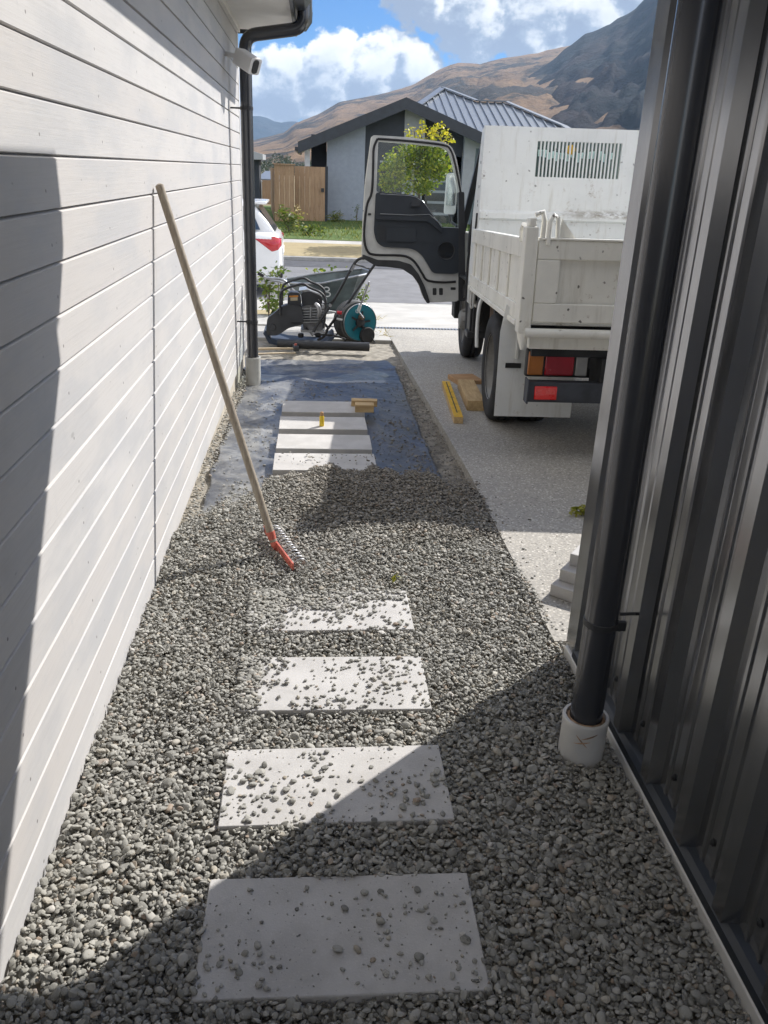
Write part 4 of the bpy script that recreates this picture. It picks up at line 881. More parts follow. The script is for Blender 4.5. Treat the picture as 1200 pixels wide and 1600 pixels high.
def wheelbarrow():
    Ya, Yb = 9.35, 9.95; b = gr(520, 520); t = thing('wheelbarrow', 'worn grey green steel wheelbarrow behind the plate compactor', 'wheelbarrow', (b.x, 9.6, gz(9.6)))
    rim = [at(474, 443.5, Ya), at(503, 443, Ya), at(560, 431, Ya), at(574, 428, Ya + .1), at(578, 424, 9.65), at(566, 419.5, Yb), at(500, 427, Yb), at(447, 436, Yb), at(448, 441, 9.65)]
    bot = [at(500, 486, Ya + .12), at(508, 487, Ya + .12), at(542, 482, Ya + .12), at(547, 481, Ya + .2), at(549, 478, 9.65), at(545, 476, Yb - .15), at(520, 478, Yb - .15), at(500, 480, Yb - .15), at(497, 484, 9.65)]
    mb = MB(); mb.loft([rim, bot], caps=False); mb.f.append(tuple(range(len(rim), 2 * len(rim)))); tr = mb.build('tray', 'barrow_green', t, smooth=0); m = tr.modifiers.new('thickness', 'SOLIDIFY'); m.thickness = .004
    mb = MB(); mb.tube(rim, .012, 8, closed=True); mb.build('rim', 'steel_grey', tr)
    mb = MB(); mk = [at(510 + 4.5 * math.cos(a), 452 + 3.2 * math.sin(a), Ya + .0) for a in np.linspace(0, 6.28, 14)[:-1]]; mb.tube(mk, .007, 6, closed=True); mk = [at(511 + 5 * math.cos(a), 460 + 3.4 * math.sin(a), Ya + .015) for a in np.linspace(0, 6.28, 14)[:-1]]; mb.tube(mk, .007, 6, closed=True); mb.build('white_stencil', 'mark_white', tr)
    for s, Y in ((0, Ya + .1), (1, Yb - .12)):
        pts = [(404 + 12 * s, 427 + 6 * s), (416 + 8 * s, 434 + 4 * s), (437, 436 + 4 * s), (447, 441 + 3 * s), (455, 453), (470, 476), (500, 489), (545, 486), (572, 500)]; mb = MB(); mb.tube(smooth_path([at(x, y, Y) for x, y in pts], 5), .0145, 10); h = mb.build('handle', 'steel_grey', t, smooth=60)
        mb = MB(); mb.tube([at(403 + 12 * s, 426.5 + 6 * s, Y), at(412 + 10 * s, 431.5 + 5 * s, Y)], .019, 10); mb.build('grip', 'black_rubber', h)
        mb = MB(); g = at(490, 489, Y); mb.tube([at(474, 478, Y), Vector((g.x - .02, Y, gz(Y) + .01)), Vector((g.x + .06, Y, gz(Y) + .01)), at(506, 488, Y)], .012, 8); mb.build('leg', 'steel_grey', t)
    c = at(561, 500, 9.6); c.z = gz(9.6) + .18; mb = MB(); mb.lathe([(.10, -.035), (.15, -.045), (.178, -.025), (.18, 0), (.178, .025), (.15, .045), (.10, .035)], c, (0, 1, 0), 32); w = mb.build('wheel', 'tyre_rubber', t); mb = MB(); mb.lathe([(.0001, -.03), (.03, -.03), (.04, -.015), (.10, -.03), (.10, .03), (.04, .015), (.03, .03), (.0001, .03)], c, (0, 1, 0), 24); mb.build('rim', 'rust_tank', w)
wheelbarrow()
a, b = gr(434, 544), gr(577, 549)
mb = MB(); r = .045; a.z += r; b.z += r; N = 24; dd = b - a; mb.tube([a + dd * (k / N) for k in range(N + 1)], [r * (1 + .02 * math.sin(k * 1.7)) for k in range(N + 1)], 20); mb.tube([b - dd * .001, b + dd * .003], [.03, .028], 16)
tag(mb.build('plastic_roll', 'black_plastic', smooth=50), 'black roll of weed mat plastic lying in front of the compactor', 'roll')
def hammer():
    a, b = gr(398, 549), gr(462, 548); t = thing('hammer', 'short wooden handled hammer lying beyond the weed mat by the downpipe', 'hammer', ((a + b) / 2)); up = Vector((0, 0, .022))
    mb = MB(); mb.tube([a + up, (a + b) / 2 + up * 1.1, b + up], [.014, .012, .012], 10); mb.build('handle', 'pale_handle', t)
    d = (b - a).normalized(); s = Vector((-d.y, d.x, 0)); mb = MB(); c = b + up * 1.3; mb.obox(c - s * .055, c + s * .055, .05, .055); mb.build('head', 'engine_black', t, bevel=.006)
    mb = MB(); mb.tube([c + Vector((0, 0, .028)), c + Vector((0, 0, .042))], .013, 8); mb.build('wedge', 'rake_red', t)
hammer()
plank('timber_lath', 'thin pale timber lath lying along the far edge of the weed mat', 'timber', gr(402, 554), gr(462, 552), .03, .012, 'pale_handle', .001)
for i, (px, py, hh, st, n, sd, lb) in enumerate([(420, 489, .62, [(-.05, .0, .55), (.0, .05, .40), (.03, 0, .58)], 120, 31, 'young leafy sapling growing just right of the downpipe'), (437, 490, .68, [(-.02, 0, .62), (.02, 0, .66)], 90, 32, 'taller thin sapling growing left of the compactor cage'),
        (428, 492, .2, [(-.1, 0, .18), (.06, 0, .2), (.0, .05, .15)], 110, 33, 'low bushy green plant growing at the foot of the saplings'), (505, 476, .7, [(-.12, 0, .62), (.02, 0, .60), (.10, 0, .66)], 130, 34, 'leafy sapling showing above the wheelbarrow tray'),
        (541, 476, .6, [(-.02, 0, .62), (.03, .0, .55)], 60, 35, 'thin sapling tip showing above the wheelbarrow rim'), (564, 480, .45, [(-.06, 0, .3), (.06, 0, .42), (.01, 0, .25)], 90, 36, 'leafy sapling right of the wheelbarrow behind the hose reel')]):
    leafy('young_shrub', lb, 'plant', at(px, py, 11.1 + .1 * (i % 3)).xy.to_3d() + Vector((0, 0, gz(11.15))), st, 'l', .075, n, 'shrub_leaf', sd, .55, .008, .055, 'young plants along the drive edge')
def straw_bits():
    for i, (x, y, l) in enumerate([(597, 524, 'tuft of dry straw stuck up on the pale concrete'), (590, 500, 'thin dry straw lying on the pale concrete farther back')]):
        b = gr(x, y); rng = np.random.default_rng(50 + i); V, F = leaf_cloud([(b.x + rng.normal(0, .03), b.y + rng.normal(0, .03), b.z + abs(rng.normal(0, .02))) for _ in range(26)], .12, rng, .06, -.2); o = raw_mesh('straw_tuft', V, F, 'straw', False); tag(o, l, 'straw')
straw_bits()

# ------------------------------------------------------------------ tip truck
TLOC, TROT = (1.135, 4.45, -.012), (R(-2.38), R(-.5), R(-3.5))
def truck():
    t = thing('tip_truck', 'white cab over tip truck with its passenger door wide open on the driveway', 'truck', TLOC, TROT)
    M = WM[t.name]; I = M.inverted(); cl = I @ Vector((0, 0, CAM_H)); I3 = I.to_3x3()
    def tl(x, y, Y):                                        # pixel -> point on the truck's own cross plane Y
        d = I3 @ Vector(ray(x, y)); return cl + d * ((Y - cl.y) / d.y)
    def B(name, mat, parent, boxes, bevel=.004, smooth=35):
        mb = MB()
        for b in boxes: mb.box(*b)
        return mb.build(name, mat, parent, local=True, bevel=bevel, smooth=smooth)
    W_ = 1.95; L = 2.40; zb, zt = .80, 1.24
    # tray sides
    for s in (0, 1):
        fx = (lambda a, b: (a, b)) if s == 0 else (lambda a, b: (W_ - b, W_ - a))
        bx = [(*fx(.015, .045), .10, L, zb + .01, zt - .004), (*fx(0, .05), .10, L, zt - .105, zt), (*fx(0, .05), .10, L, zb, zb + .085)]
        n = 6
        for k in range(n):
            y = .16 + k * (L - .34) / (n - 1); bx.append((*fx(.002, .0155), y - (.02 if k else .05), y + .02, zb + .0855, zt - .1055))
        g = B('side_gate', 'truck_white', t, bx, .005)
        B('lower_lip', 'truck_white', g, [(*fx(-.012, .06), .10, L, zb - .03, zb - .0005)], .004)
    B('tray_floor', 'truck_inner_white', t, [(.046, W_ - .046, .06, L + .02, zb - .02, zb + .03)])
    # corner posts
    for s in (0, 1):
        fx = (lambda a, b: (a, b)) if s == 0 else (lambda a, b: (W_ - b, W_ - a))
        p = B('corner_post', 'truck_white', t, [(*fx(-.008, .062), -.005, .095, zb - .06, 1.30), (*fx(.008, .046), -.0, .09, 1.3005, 1.345)], .006)
        mb = MB(); x = .085 if s == 0 else W_ - .085; sg = 1 if s == 0 else -1
        mb.tube([(x - .045 * sg, .02, 1.36), (x - .005 * sg, .02, 1.375), (x + .005 * sg, .018, 1.33), (x + .002 * sg, .012, 1.22)], .0145, 8)
        mb.tube([(x + .03 * sg, .0, 1.21), (x + .035 * sg, .01, 1.33), (x + .055 * sg, .02, 1.362), (x + .078 * sg, .02, 1.35), (x + .085 * sg, .01, 1.21)], .013, 8)
        mb.plate([(x + .09 * sg, 1.225), (x + .19 * sg, 1.225), (x + .185 * sg, 1.245), (x + .10 * sg, 1.345)], [], lambda a, b, d: Vector((a, d, b)), .03, .04)
        mb.build('tailgate_latch', 'truck_white', p, local=True, smooth=50)
        if s == 0:
            mb = MB(); mb.tube([(-.002, .12, 1.22), (-.004, .13, 1.28), (-.002, .10, 1.31)], .016, 8); mb.build('chain_hook', 'truck_white', p, local=True)
        mb = MB(); x = .025 if s == 0 else W_ - .025; mb.tube([(x, .03, zb - .055), (x, .02, zb - .09), (x, .01, zb - .15)], [.033, .028, .010], 10); mb.build('post_foot', 'truck_white', p, local=True)
    # tailgate
    x0, x1 = .068, W_ - .068
    tg = B('tailgate', 'truck_white', t, [(x0, x1, .022, .05, zb + .005, zt - .008), (x0, x1, .0, .0215, zt - .105, zt - .005), (x0, x1, .0, .0215, zb + .003, zb + .105), (x0, x0 + .125, .0, .0215, zb + .1055, zt - .1055), (x1 - .125, x1, 0, .0215, zb + .1055, zt - .1055)], .006)
    B('top_edge', 'truck_white', tg, [(x0, x1, -.006, .052, zt - .0045, zt + .006)], .003)
    mb = MB(); mb.tube([(.03, .0, zb - .055), (.55, .0, zb - .055)], .026, 14); mb.tube([(.555, .0, zb - .02), (.555, .0, zb - .055), (.55, .0, zb - .115)], [.02, .026, .014], 10); mb.build('hinge_bar', 'truck_white', tg, local=True, smooth=50)
    mb = MB(); mb.tube([(W_ - .03, .0, zb - .055), (W_ - .55, .0, zb - .055)], .026, 14); mb.build('hinge_bar', 'truck_white', tg, local=True, smooth=50)
    B('rear_beam', 'truck_white', t, [(.07, W_ - .07, .045, .11, zb - .15, zb - .07)], .006)
    B('sub_frame', 'chassis_black', t, [(.10, W_ - .10, .10, .16, zb - .20, zb - .155), (.56, .64, .10, 4.2, .46, .66), (1.31, 1.39, .10, 4.2, .46, .66), (.64, 1.31, .12, .20, .48, .64), (.64, 1.31, 1.4, 1.5, .48, .64), (.12, .55, .5, .56, .60, .76), (1.4, 1.83, .5, .56, .60, .76), (.12, 1.83, 1.7, 1.78, .62, .76)], .004)
    mb = MB()
    mb.tube([(.62, 1.05, .36), (1.33, 1.05, .36)], .055, 14); mb.lathe([(.02, -.13), (.13, -.1), (.165, 0), (.13, .1), (.02, .13)], (.98, 1.05, .36), (0, 1, 0), 20); mb.tube([(.98, 1.05, .38), (.98, 3.0, .52)], .04, 12); mb.tube([(.85, .14, .50), (.85, .10, .44), (.85, .0, .43)], .02, 8)
    mb.build('rear_axle', 'chassis_black', t, local=True)
    B('tow_bracket', 'chassis_black', t, [(.50, .54, .06, .3, .42, .60), (.62, .66, .05, .3, .40, .58), (.78, .84, .05, .3, .46, .62), (.60, .9, .2, .4, .50, .60)], .004)
    # rear mudguards and flaps
    for s in (0, 1):
        X = (lambda a: a) if s == 0 else (lambda a: W_ - a)
        mb = MB(); pl = [(-.045, .185), (.43, .185), (.43, .535), (.135, .535), (.135, .735), (.055, .80), (-.02, .86), (-.045, .70)]
        mb.plate([(X(a), b) for a, b in pl], [], lambda a, b, d: Vector((a, d, b)), .36, .366); f = mb.build('mudflap', 'truck_inner_white', t, local=True)
        B('flap_rib', 'truck_inner_white', f, [(min(X(.055), X(.075)), max(X(.055), X(.075)), .345, .3595, .54, .76)], .004)
        B('rubber_catch', 'black_rubber', f, [(min(X(.0), X(.095)), max(X(.0), X(.095)), .35, .3595, .485, .515)], .003)
        mb = MB(); mb.tube(smooth_path([(X(.05), 1.62, .80), (X(-.005), 1.62, .74), (X(-.02), 1.6, .56), (X(-.02), 1.55, .42)], 5), .013, 8); mb.build('stay_rod', 'truck_inner_white', t, local=True)
        # wheels: dual rears
        for nm, y, xs in (('rear_wheel', 1.06, (.0, .215)), ('front_wheel', 3.66, (.10,))):
            for q, xo in enumerate(xs):
                wd = .195; r = .365; sg = 1 if s == 0 else -1; c = Vector((X(xo), y, r)); a = (sg, 0, 0)
                mb = MB(); mb.lathe([(.215, .02), (.24, .004), (.30, .0), (.34, .008), (.358, .025), (r, .045), (r, .07), (r - .01, .073), (r - .01, .08), (r, .083), (r, .11), (r - .01, .113), (r - .01, .12), (r, .123), (r, wd - .045), (.358, wd - .025), (.34, wd - .008), (.30, wd), (.24, wd - .004), (.215, wd - .02)], c, a, 56)
                w = mb.build(nm, 'tyre_rubber', t, local=True, smooth=40)
                mb = MB(); mb.lathe([(.222, .012), (.218, .03), (.205, .07), (.19, .10 if (q == 0 and nm[0] == 'r') else .05), (.11, .11 if nm[0] == 'r' else .03), (.085, .085 if nm[0] == 'r' else -.02), (.06, .05 if nm[0] == 'r' else -.03), (.0001, .045 if nm[0] == 'r' else -.035)], c, a, 40);
                for k in range(6):
                    an = k * math.pi / 3; mb.lathe([(.014, .09 if nm[0] == 'r' else .0), (.014, .115 if nm[0] == 'r' else .04), (.0001, .09 if nm[0] == 'r' else -.01)], c + Vector((0, .1 * math.cos(an), .1 * math.sin(an))), a, 6)
                pass
                mb.build('rim', 'rim_grey', w, local=True)
    # lamps
    for s in (0, 1):
        X = (lambda a, b: (a, b)) if s == 0 else (lambda a, b: (W_ - b, W_ - a)); h = B('tail_lamp', 'black_plastic', t, [(*X(.082, .45), .14, .19, .475, .635)], .01)
        B('amber_lens', 'amber_lens', h, [(*X(.092, .182), .128, .142, .487, .623)], .008); B('red_lens', 'red_lens', h, [(*X(.192, .36), .128, .142, .487, .623)], .008); B('clear_lens', 'clear_lens', h, [(*X(.37, .44), .128, .142, .487, .623)], .008)
    bm_ = B('bumper_bar', 'bumper_steel', t, [(.09, W_ - .09, .05, .13, .345, .462), (.082, .092, .035, .14, .335, .475), (W_ - .092, W_ - .082, .035, .14, .335, .475), (.55, .63, .10, .17, .40, .60), (1.32, 1.40, .10, .17, .40, .60)], .008)
    for x in (.125, W_ - .255): B('reflector', 'reflector_red', bm_, [(x, x + .13, .036, .0495, .362, .440)], .006)
    # cab guard with slots
    gy = L + .0; g0, g1 = .045, W_ - .045; zt2 = 2.0
    sx0, sx1 = tl(838, 250, gy).x, tl(970, 250, gy).x; sz1, sz0 = tl(900, 222, gy).z, tl(900, 278, gy).z
    bx = [(g0, sx0, gy, gy + .03, 1.385, zt2), (sx1, g1, gy, gy + .03, 1.385, zt2), (sx0 + .0005, sx1 - .0005, gy, gy + .03, sz1, zt2), (sx0 + .0005, sx1 - .0005, gy, gy + .03, 1.385, sz0),
          (g0, g1, gy - .0, gy + .03, zb + .03, 1.31)]
    n = 23; p = (sx1 - sx0) / n
    for k in range(1, n): x = sx0 + k * p; bx.append((x - p * .19, x + p * .19, gy + .002, gy + .02, sz0 - .002, sz1 + .002))
    mb = MB()
    for b in bx: mb.box(*b)
    mb.loft([[(x, gy, 1.3855), (x, gy - .028, 1.365), (x, gy - .028, 1.325), (x, gy, 1.3105), (x, gy + .03, 1.3105), (x, gy + .03, 1.3855)] for x in (g0, g1)])
    gu = mb.build('cab_guard', 'guard_paint', t, local=True, smooth=20)
    mb = MB(); mb.box(sx0 - .03, sx1 + .03, gy + .09, gy + .095, sz0 - .05, sz1 + .04); wg = mb.build('rear_window', 'cab_glass', gu, local=True)
    mb = MB(); k = 0; xx = sx0 + .02
    rr = random.Random(4)
    while xx < sx1 - .05:
        hgt = (sz1 - sz0) * rr.uniform(.16, .27); zz = sz1 - (sz1 - sz0) * rr.uniform(.22, .30) - hgt; mb.box(xx, xx + .03, gy + .050, gy + .053, zz, zz + hgt); xx += rr.choice([.034, .036, .05])
    mb.build('window_sticker', 'sticker_teal', wg, local=True)
    mb = MB(); mb.lathe([(.0001, 0), (.036, 0), (.036, .003), (.0001, .003)], tl(892, 234, gy + .045), (0, 1, 0), 24); mb.build('yellow_disc', 'yellow_paint', wg, local=True)
    # side return of the guard
    mb = MB(); mb.plate([(gy + .031, zb + .0), (gy + .44, zb + .0), (gy + .44, 1.32), (gy + .14, zt2 - .02), (gy + .031, zt2)], [], lambda a, b, d: Vector((d, a, b)), g0, g0 + .025); sr = mb.build('guard_side', 'truck_inner_white', gu, local=True)
    mb = MB()
    for k, (y, z) in enumerate([(.16, 1.16), (.15, 1.30), (.14, 1.42), (.15, 1.45), (.12, 1.56), (.10, 1.74), (.17, 1.03)]): mb.lathe([(.0001, 0), (.011, 0), (.011, .002)], (g0 - .002, gy + y, z), (1, 0, 0), 10)
    mb.tube(smooth_path([(g0 - .006, gy + .10, 1.36), (g0 - .008, gy + .105, 1.28), (g0 - .006, gy + .14, 1.24)], 4), .008, 8); mb.build('bolt_holes', 'black_plastic', sr, local=True)
    # cab
    cy0, cy1 = 2.86, 4.3; cx0, cx1 = .07, W_ - .07; zc = 1.97
    cab = B('cab', 'truck_white', t, [(cx0 + .12, cx1, cy0, cy0 + .05, .62, zc - .02), (cx1 - .05, cx1, cy0 + .051, cy1, .62, 1.25), (cx0 + .17, cx1 - .06, cy0, cy1 - .3, zc - .06, zc - .01), (cx0 + .03, cx1, cy1 - .05, cy1, .55, 1.18), (cx0 + .05, cx1 - .05, cy0 + .06, cy1 - .06, .56, .62)], .02)
    mb = MB(); a = lambda z: .15 * max(0, (z - 1.25) / .70)
    mb.loft([[(cx0 - .01 + a(z), cy0 - .01, z), (cx0 - .01 + a(z), cy0 + w, z), (cx0 + .04 + a(z), cy0 + w, z), (cx0 + .05 + a(z), cy0 - .01, z)] for z, w in ((.60, .16), (.95, .16), (1.02, .12), (1.2, .12), (1.9, .16), (1.97, .24))]); mb.build('door_pillar', 'door_paint', cab, local=True, bevel=.01)
    mb = MB(); mb.tube(smooth_path([(cx0 - .016 + a(z), cy0 + w + .006, z) for z, w in ((.62, .16), (.95, .16), (1.02, .125), (1.2, .12), (1.5, .13), (1.75, .15), (1.9, .19), (1.96, .28))], 4), .014, 8); mb.build('door_seal', 'black_rubber', cab, local=True)
    mb = MB(); mb.loft([[(cx0 + a(z), cy1 - .12 - (z - 1.1) * .18, z), (cx0 + .06 + a(z), cy1 - .12 - (z - 1.1) * .18, z), (cx0 + .06 + a(z), cy1 - .04 - (z - 1.1) * .18, z), (cx0 + a(z), cy1 - .04 - (z - 1.1) * .18, z)] for z in (.6, 1.1, 1.97)]); mb.build('windscreen_pillar', 'black_plastic', cab, local=True)
    mb = MB(); mb.loft([[(x, cy1 - .06 - (z - 1.1) * .18, z), (x, cy1 - .05 - (z - 1.1) * .18, z)] for z in (1.18, 1.95) for x in (0,)], caps=False) if False else mb.add([(cx0 + .1, cy1 - .055, 1.18), (cx1 - .1, cy1 - .055, 1.18), (cx1 - .12, cy1 - .2, 1.95), (cx0 + .12, cy1 - .2, 1.95)], [(0, 1, 2, 3)]); mb.build('windscreen', 'cab_glass', cab, local=True)
    B('seat', 'door_trim', cab, [(cx0 + .12, cx1 - .2, 2.95, 3.5, .72, 1.0), (cx0 + .12, cx1 - .2, 2.85, 2.97, 1.0, 1.5)], .05)
    B('dashboard', 'door_trim', cab, [(cx0 + .1, cx1 - .1, 3.85, 4.18, .95, 1.22)], .04)
    # under the cab
    B('inner_guard', 'black_plastic', t, [(.10, .13, 3.02, 3.24, .30, .76), (.12, .32, 2.98, 3.02, .33, .78), (.06, .50, 2.75, 4.2, .765, .785), (.08, .44, 3.0, 3.2, .28, .34)], .01)
    B('fuel_tank', 'rust_tank', t, [(.22, .52, 1.95, 2.65, .44, .70)], .03)
    B('battery_box', 'chassis_black', t, [(.14, .52, 2.66, 2.95, .40, .68), (.10, .14, 2.50, 2.60, .46, .74)], .01)
    mb = MB(); mb.tube(smooth_path([(.03, 2.38, .80), (.02, 2.40, .70), (.025, 2.42, .62), (.045, 2.43, .63), (.045, 2.42, .75)], 4), .008, 8); mb.build('tie_hook', 'truck_inner_white', t, local=True)
    B('step', 'chassis_black', t, [(.05, .12, 3.95, 4.22, .34, .55), (.045, .14, 4.0, 4.2, .46, .62)], .01)

    # passenger door: swung out square to the cab, inside face to the rear
    yd = 3.78
    D = lambda x, y, d: tl(x, y, yd) + Vector((0, d, 0))
    outer = rounded([(581, 211), (640, 214.5), (694, 222), (706, 229), (713, 246), (718, 272), (722, 303), (723, 350), (722, 430), (716, 471), (667, 473), (661, 462), (655, 444), (645, 430), (628, 419), (606, 416), (588, 415), (566, 402), (566, 384), (568, 333), (571, 285), (577, 240)], 5, 3)
    hole = rounded([(591, 220), (640, 224), (690, 229), (702, 236), (709, 258), (716, 292), (719.5, 320), (718, 356), (690, 355), (682, 343), (672, 328), (661, 314), (650, 306), (640, 304), (588, 300)], 4, 3)
    mb = MB(); mb.plate(outer, [hole], D, .0, .05); door = mb.build('door', 'door_paint', t, local=True, bevel=.006)
    mb = MB(); mb.plate([(x * 1, y) for x, y in outer], [hole], lambda a, b, d: D(a - 1.2, b + .3, d), .05, .075); mb.build('outer_skin', 'truck_white', door, local=True, bevel=.01)
    mb = MB(); trim = rounded([(587, 300), (640, 304), (650, 306), (661, 314), (672, 328), (682, 343), (690, 355), (718, 356), (719, 400), (717, 426), (708, 428), (676, 427), (668, 413), (660, 400), (651, 392), (641, 388), (598, 386), (588, 378), (584, 362)], 6, 4)
    mb.plate(trim, [], D, -.022, .0); tr = mb.build('trim_panel', 'door_trim', door, local=True, bevel=.008)
    mb = MB(); mb.plate(rounded([(588, 338), (672, 338), (690, 358), (690, 364), (668, 346), (588, 343)], 2, 2), [], D, -.05, -.0215); mb.plate(rounded([(604, 356), (650, 356), (650, 378), (604, 378)], 3, 3), [], D, -.034, -.0215); mb.build('armrest', 'door_trim', tr, local=True, bevel=.008)
    mb = MB(); mb.tube([D(594, 334, -.03), D(640, 336, -.032), D(671, 335, -.03), D(690, 352, -.028)], .0035, 6); mb.build('trim_strip', 'steel_grey', tr, local=True)
    mb = MB(); c = D(697, 392, -.022); mb.lathe([(.0001, 0), (.075, 0), (.082, .006), (.086, 0), (.0861, -.004)], c, (0, -1, 0), 32); mb.build('speaker_grille', 'black_plastic', tr, local=True)
    mb = MB()
    for k in range(9): mb.plate([(589, 352 + k * 3), (601, 352 + k * 3), (601, 353.6 + k * 3), (589, 353.6 + k * 3)], [], D, -.026, -.0215)
    mb.build('grille_slats', 'black_plastic', tr, local=True)
    mb = MB(); mb.plate(rounded([(643, 312), (656, 312), (657, 323), (643, 324)], 3, 3), [], D, -.036, -.0215); mb.plate(rounded([(641, 319), (656, 319), (656, 322.5), (641, 322.5)], 1, 2), [], D, -.055, -.0365); mb.build('door_handle', 'engine_black', tr, local=True, bevel=.004)
    seal = [(590, 217), (640, 220.5), (692, 226.5), (704, 234), (710.5, 254), (716, 280), (721, 308)]; seal2 = [(590, 217), (584, 232), (583, 262), (581, 300), (574, 318), (570, 345), (569, 372), (574, 392), (586, 398), (625, 399), (640, 403), (650, 412), (660, 428), (668, 438), (690, 441), (712, 440)]
    mb = MB(); mb.tube(smooth_path([D(x, y, -.006) for x, y in seal], 4), .010, 8); mb.tube(smooth_path([D(x, y, -.006) for x, y in seal2], 4), .011, 8); mb.build('weather_seal', 'black_rubber', door, local=True, smooth=60)
    mb = MB(); arch = rounded([(566, 397), (590, 406), (622, 407), (642, 413), (654, 428), (663, 446), (668, 460), (672, 473), (667, 474), (661, 463), (655, 445), (645, 431), (628, 420), (606, 417), (588, 416), (566, 403)], 3, 3)
    mb.plate(arch, [], lambda a, b, d: D(a, b, d), -.014, .078); mb.build('arch_trim', 'black_plastic', door, local=True, bevel=.006)
    mb = MB(); gl = rounded([(589, 218), (640, 222), (692, 227), (704, 235), (711, 258), (718, 292), (721, 320), (720, 358), (689, 357), (670, 328), (650, 308), (640, 306), (586, 302)], 4, 3)
    v = [D(x, y, .03) for x, y in gl]; mb.add(v, [tuple(range(len(v)))]); mb.build('window', 'door_glass', door, local=True, smooth=0)
    mb = MB()
    for x in (676, 686): mb.plate(rounded([(x, 450), (x + 6, 450), (x + 6, 461), (x, 461)], 1.5, 2), [], D, -.004, .001)
    mb.plate(rounded([(704, 449), (712, 449), (712, 453), (704, 453)], 1, 2), [], D, -.004, .001); mb.plate(rounded([(575, 333), (580, 333), (580, 336.5), (575, 336.5)], 1, 2), [], D, -.010, .001); mb.build('latch_holes', 'black_plastic', door, local=True)
    mb = MB(); mb.tube([D(595, 301, -.01), D(595, 296, -.01)], .008, 10); mb.build('lock_knob', 'black_plastic', door, local=True)
    mb = MB(); mb.tube([D(594, 303, -.02), D(640, 305.5, -.02), D(650, 308, -.02), D(661, 315, -.02), D(690, 355, -.02), D(717, 356, -.02)], .004, 6); mb.build('window_channel', 'steel_grey', door, local=True)
    mb = MB(); mb.plate(rounded([(716, 300), (725, 300), (727, 470), (716, 470)], 2, 2), [], D, -.03, .09); mb.build('hinge_side', 'black_plastic', door, local=True)
    # mirror on the outside of the door
    c = tl(704, 303, yd + .30); mb = MB(); q = [(c.x + a, c.z + b) for a, b in rounded([(-.055, -.19), (.06, -.19), (.065, .19), (-.045, .19)], .03, 4)]
    mb.plate(q, [], lambda a, b, d: Vector((a, d, b)), c.y, c.y + .06); mir = mb.build('mirror', 'white_paint', door, local=True, bevel=.02)
    q = [(c.x + a, c.z + b) for a, b in rounded([(-.042, -.11), (.05, -.11), (.054, .17), (-.034, .17)], .02, 4)]; mb = MB(); mb.plate(q, [], lambda a, b, d: Vector((a, d, b)), c.y - .004, c.y - .001); mb.build('mirror_glass', 'chrome', mir, local=True)
    mb = MB(); mb.tube([(c.x, c.y + .03, c.z - .18), (c.x + .02, c.y + .02, c.z - .26), (c.x + .07, c.y - .12, c.z - .30)], .014, 8); mb.build('mirror_arm', 'black_plastic', mir, local=True)
truck()

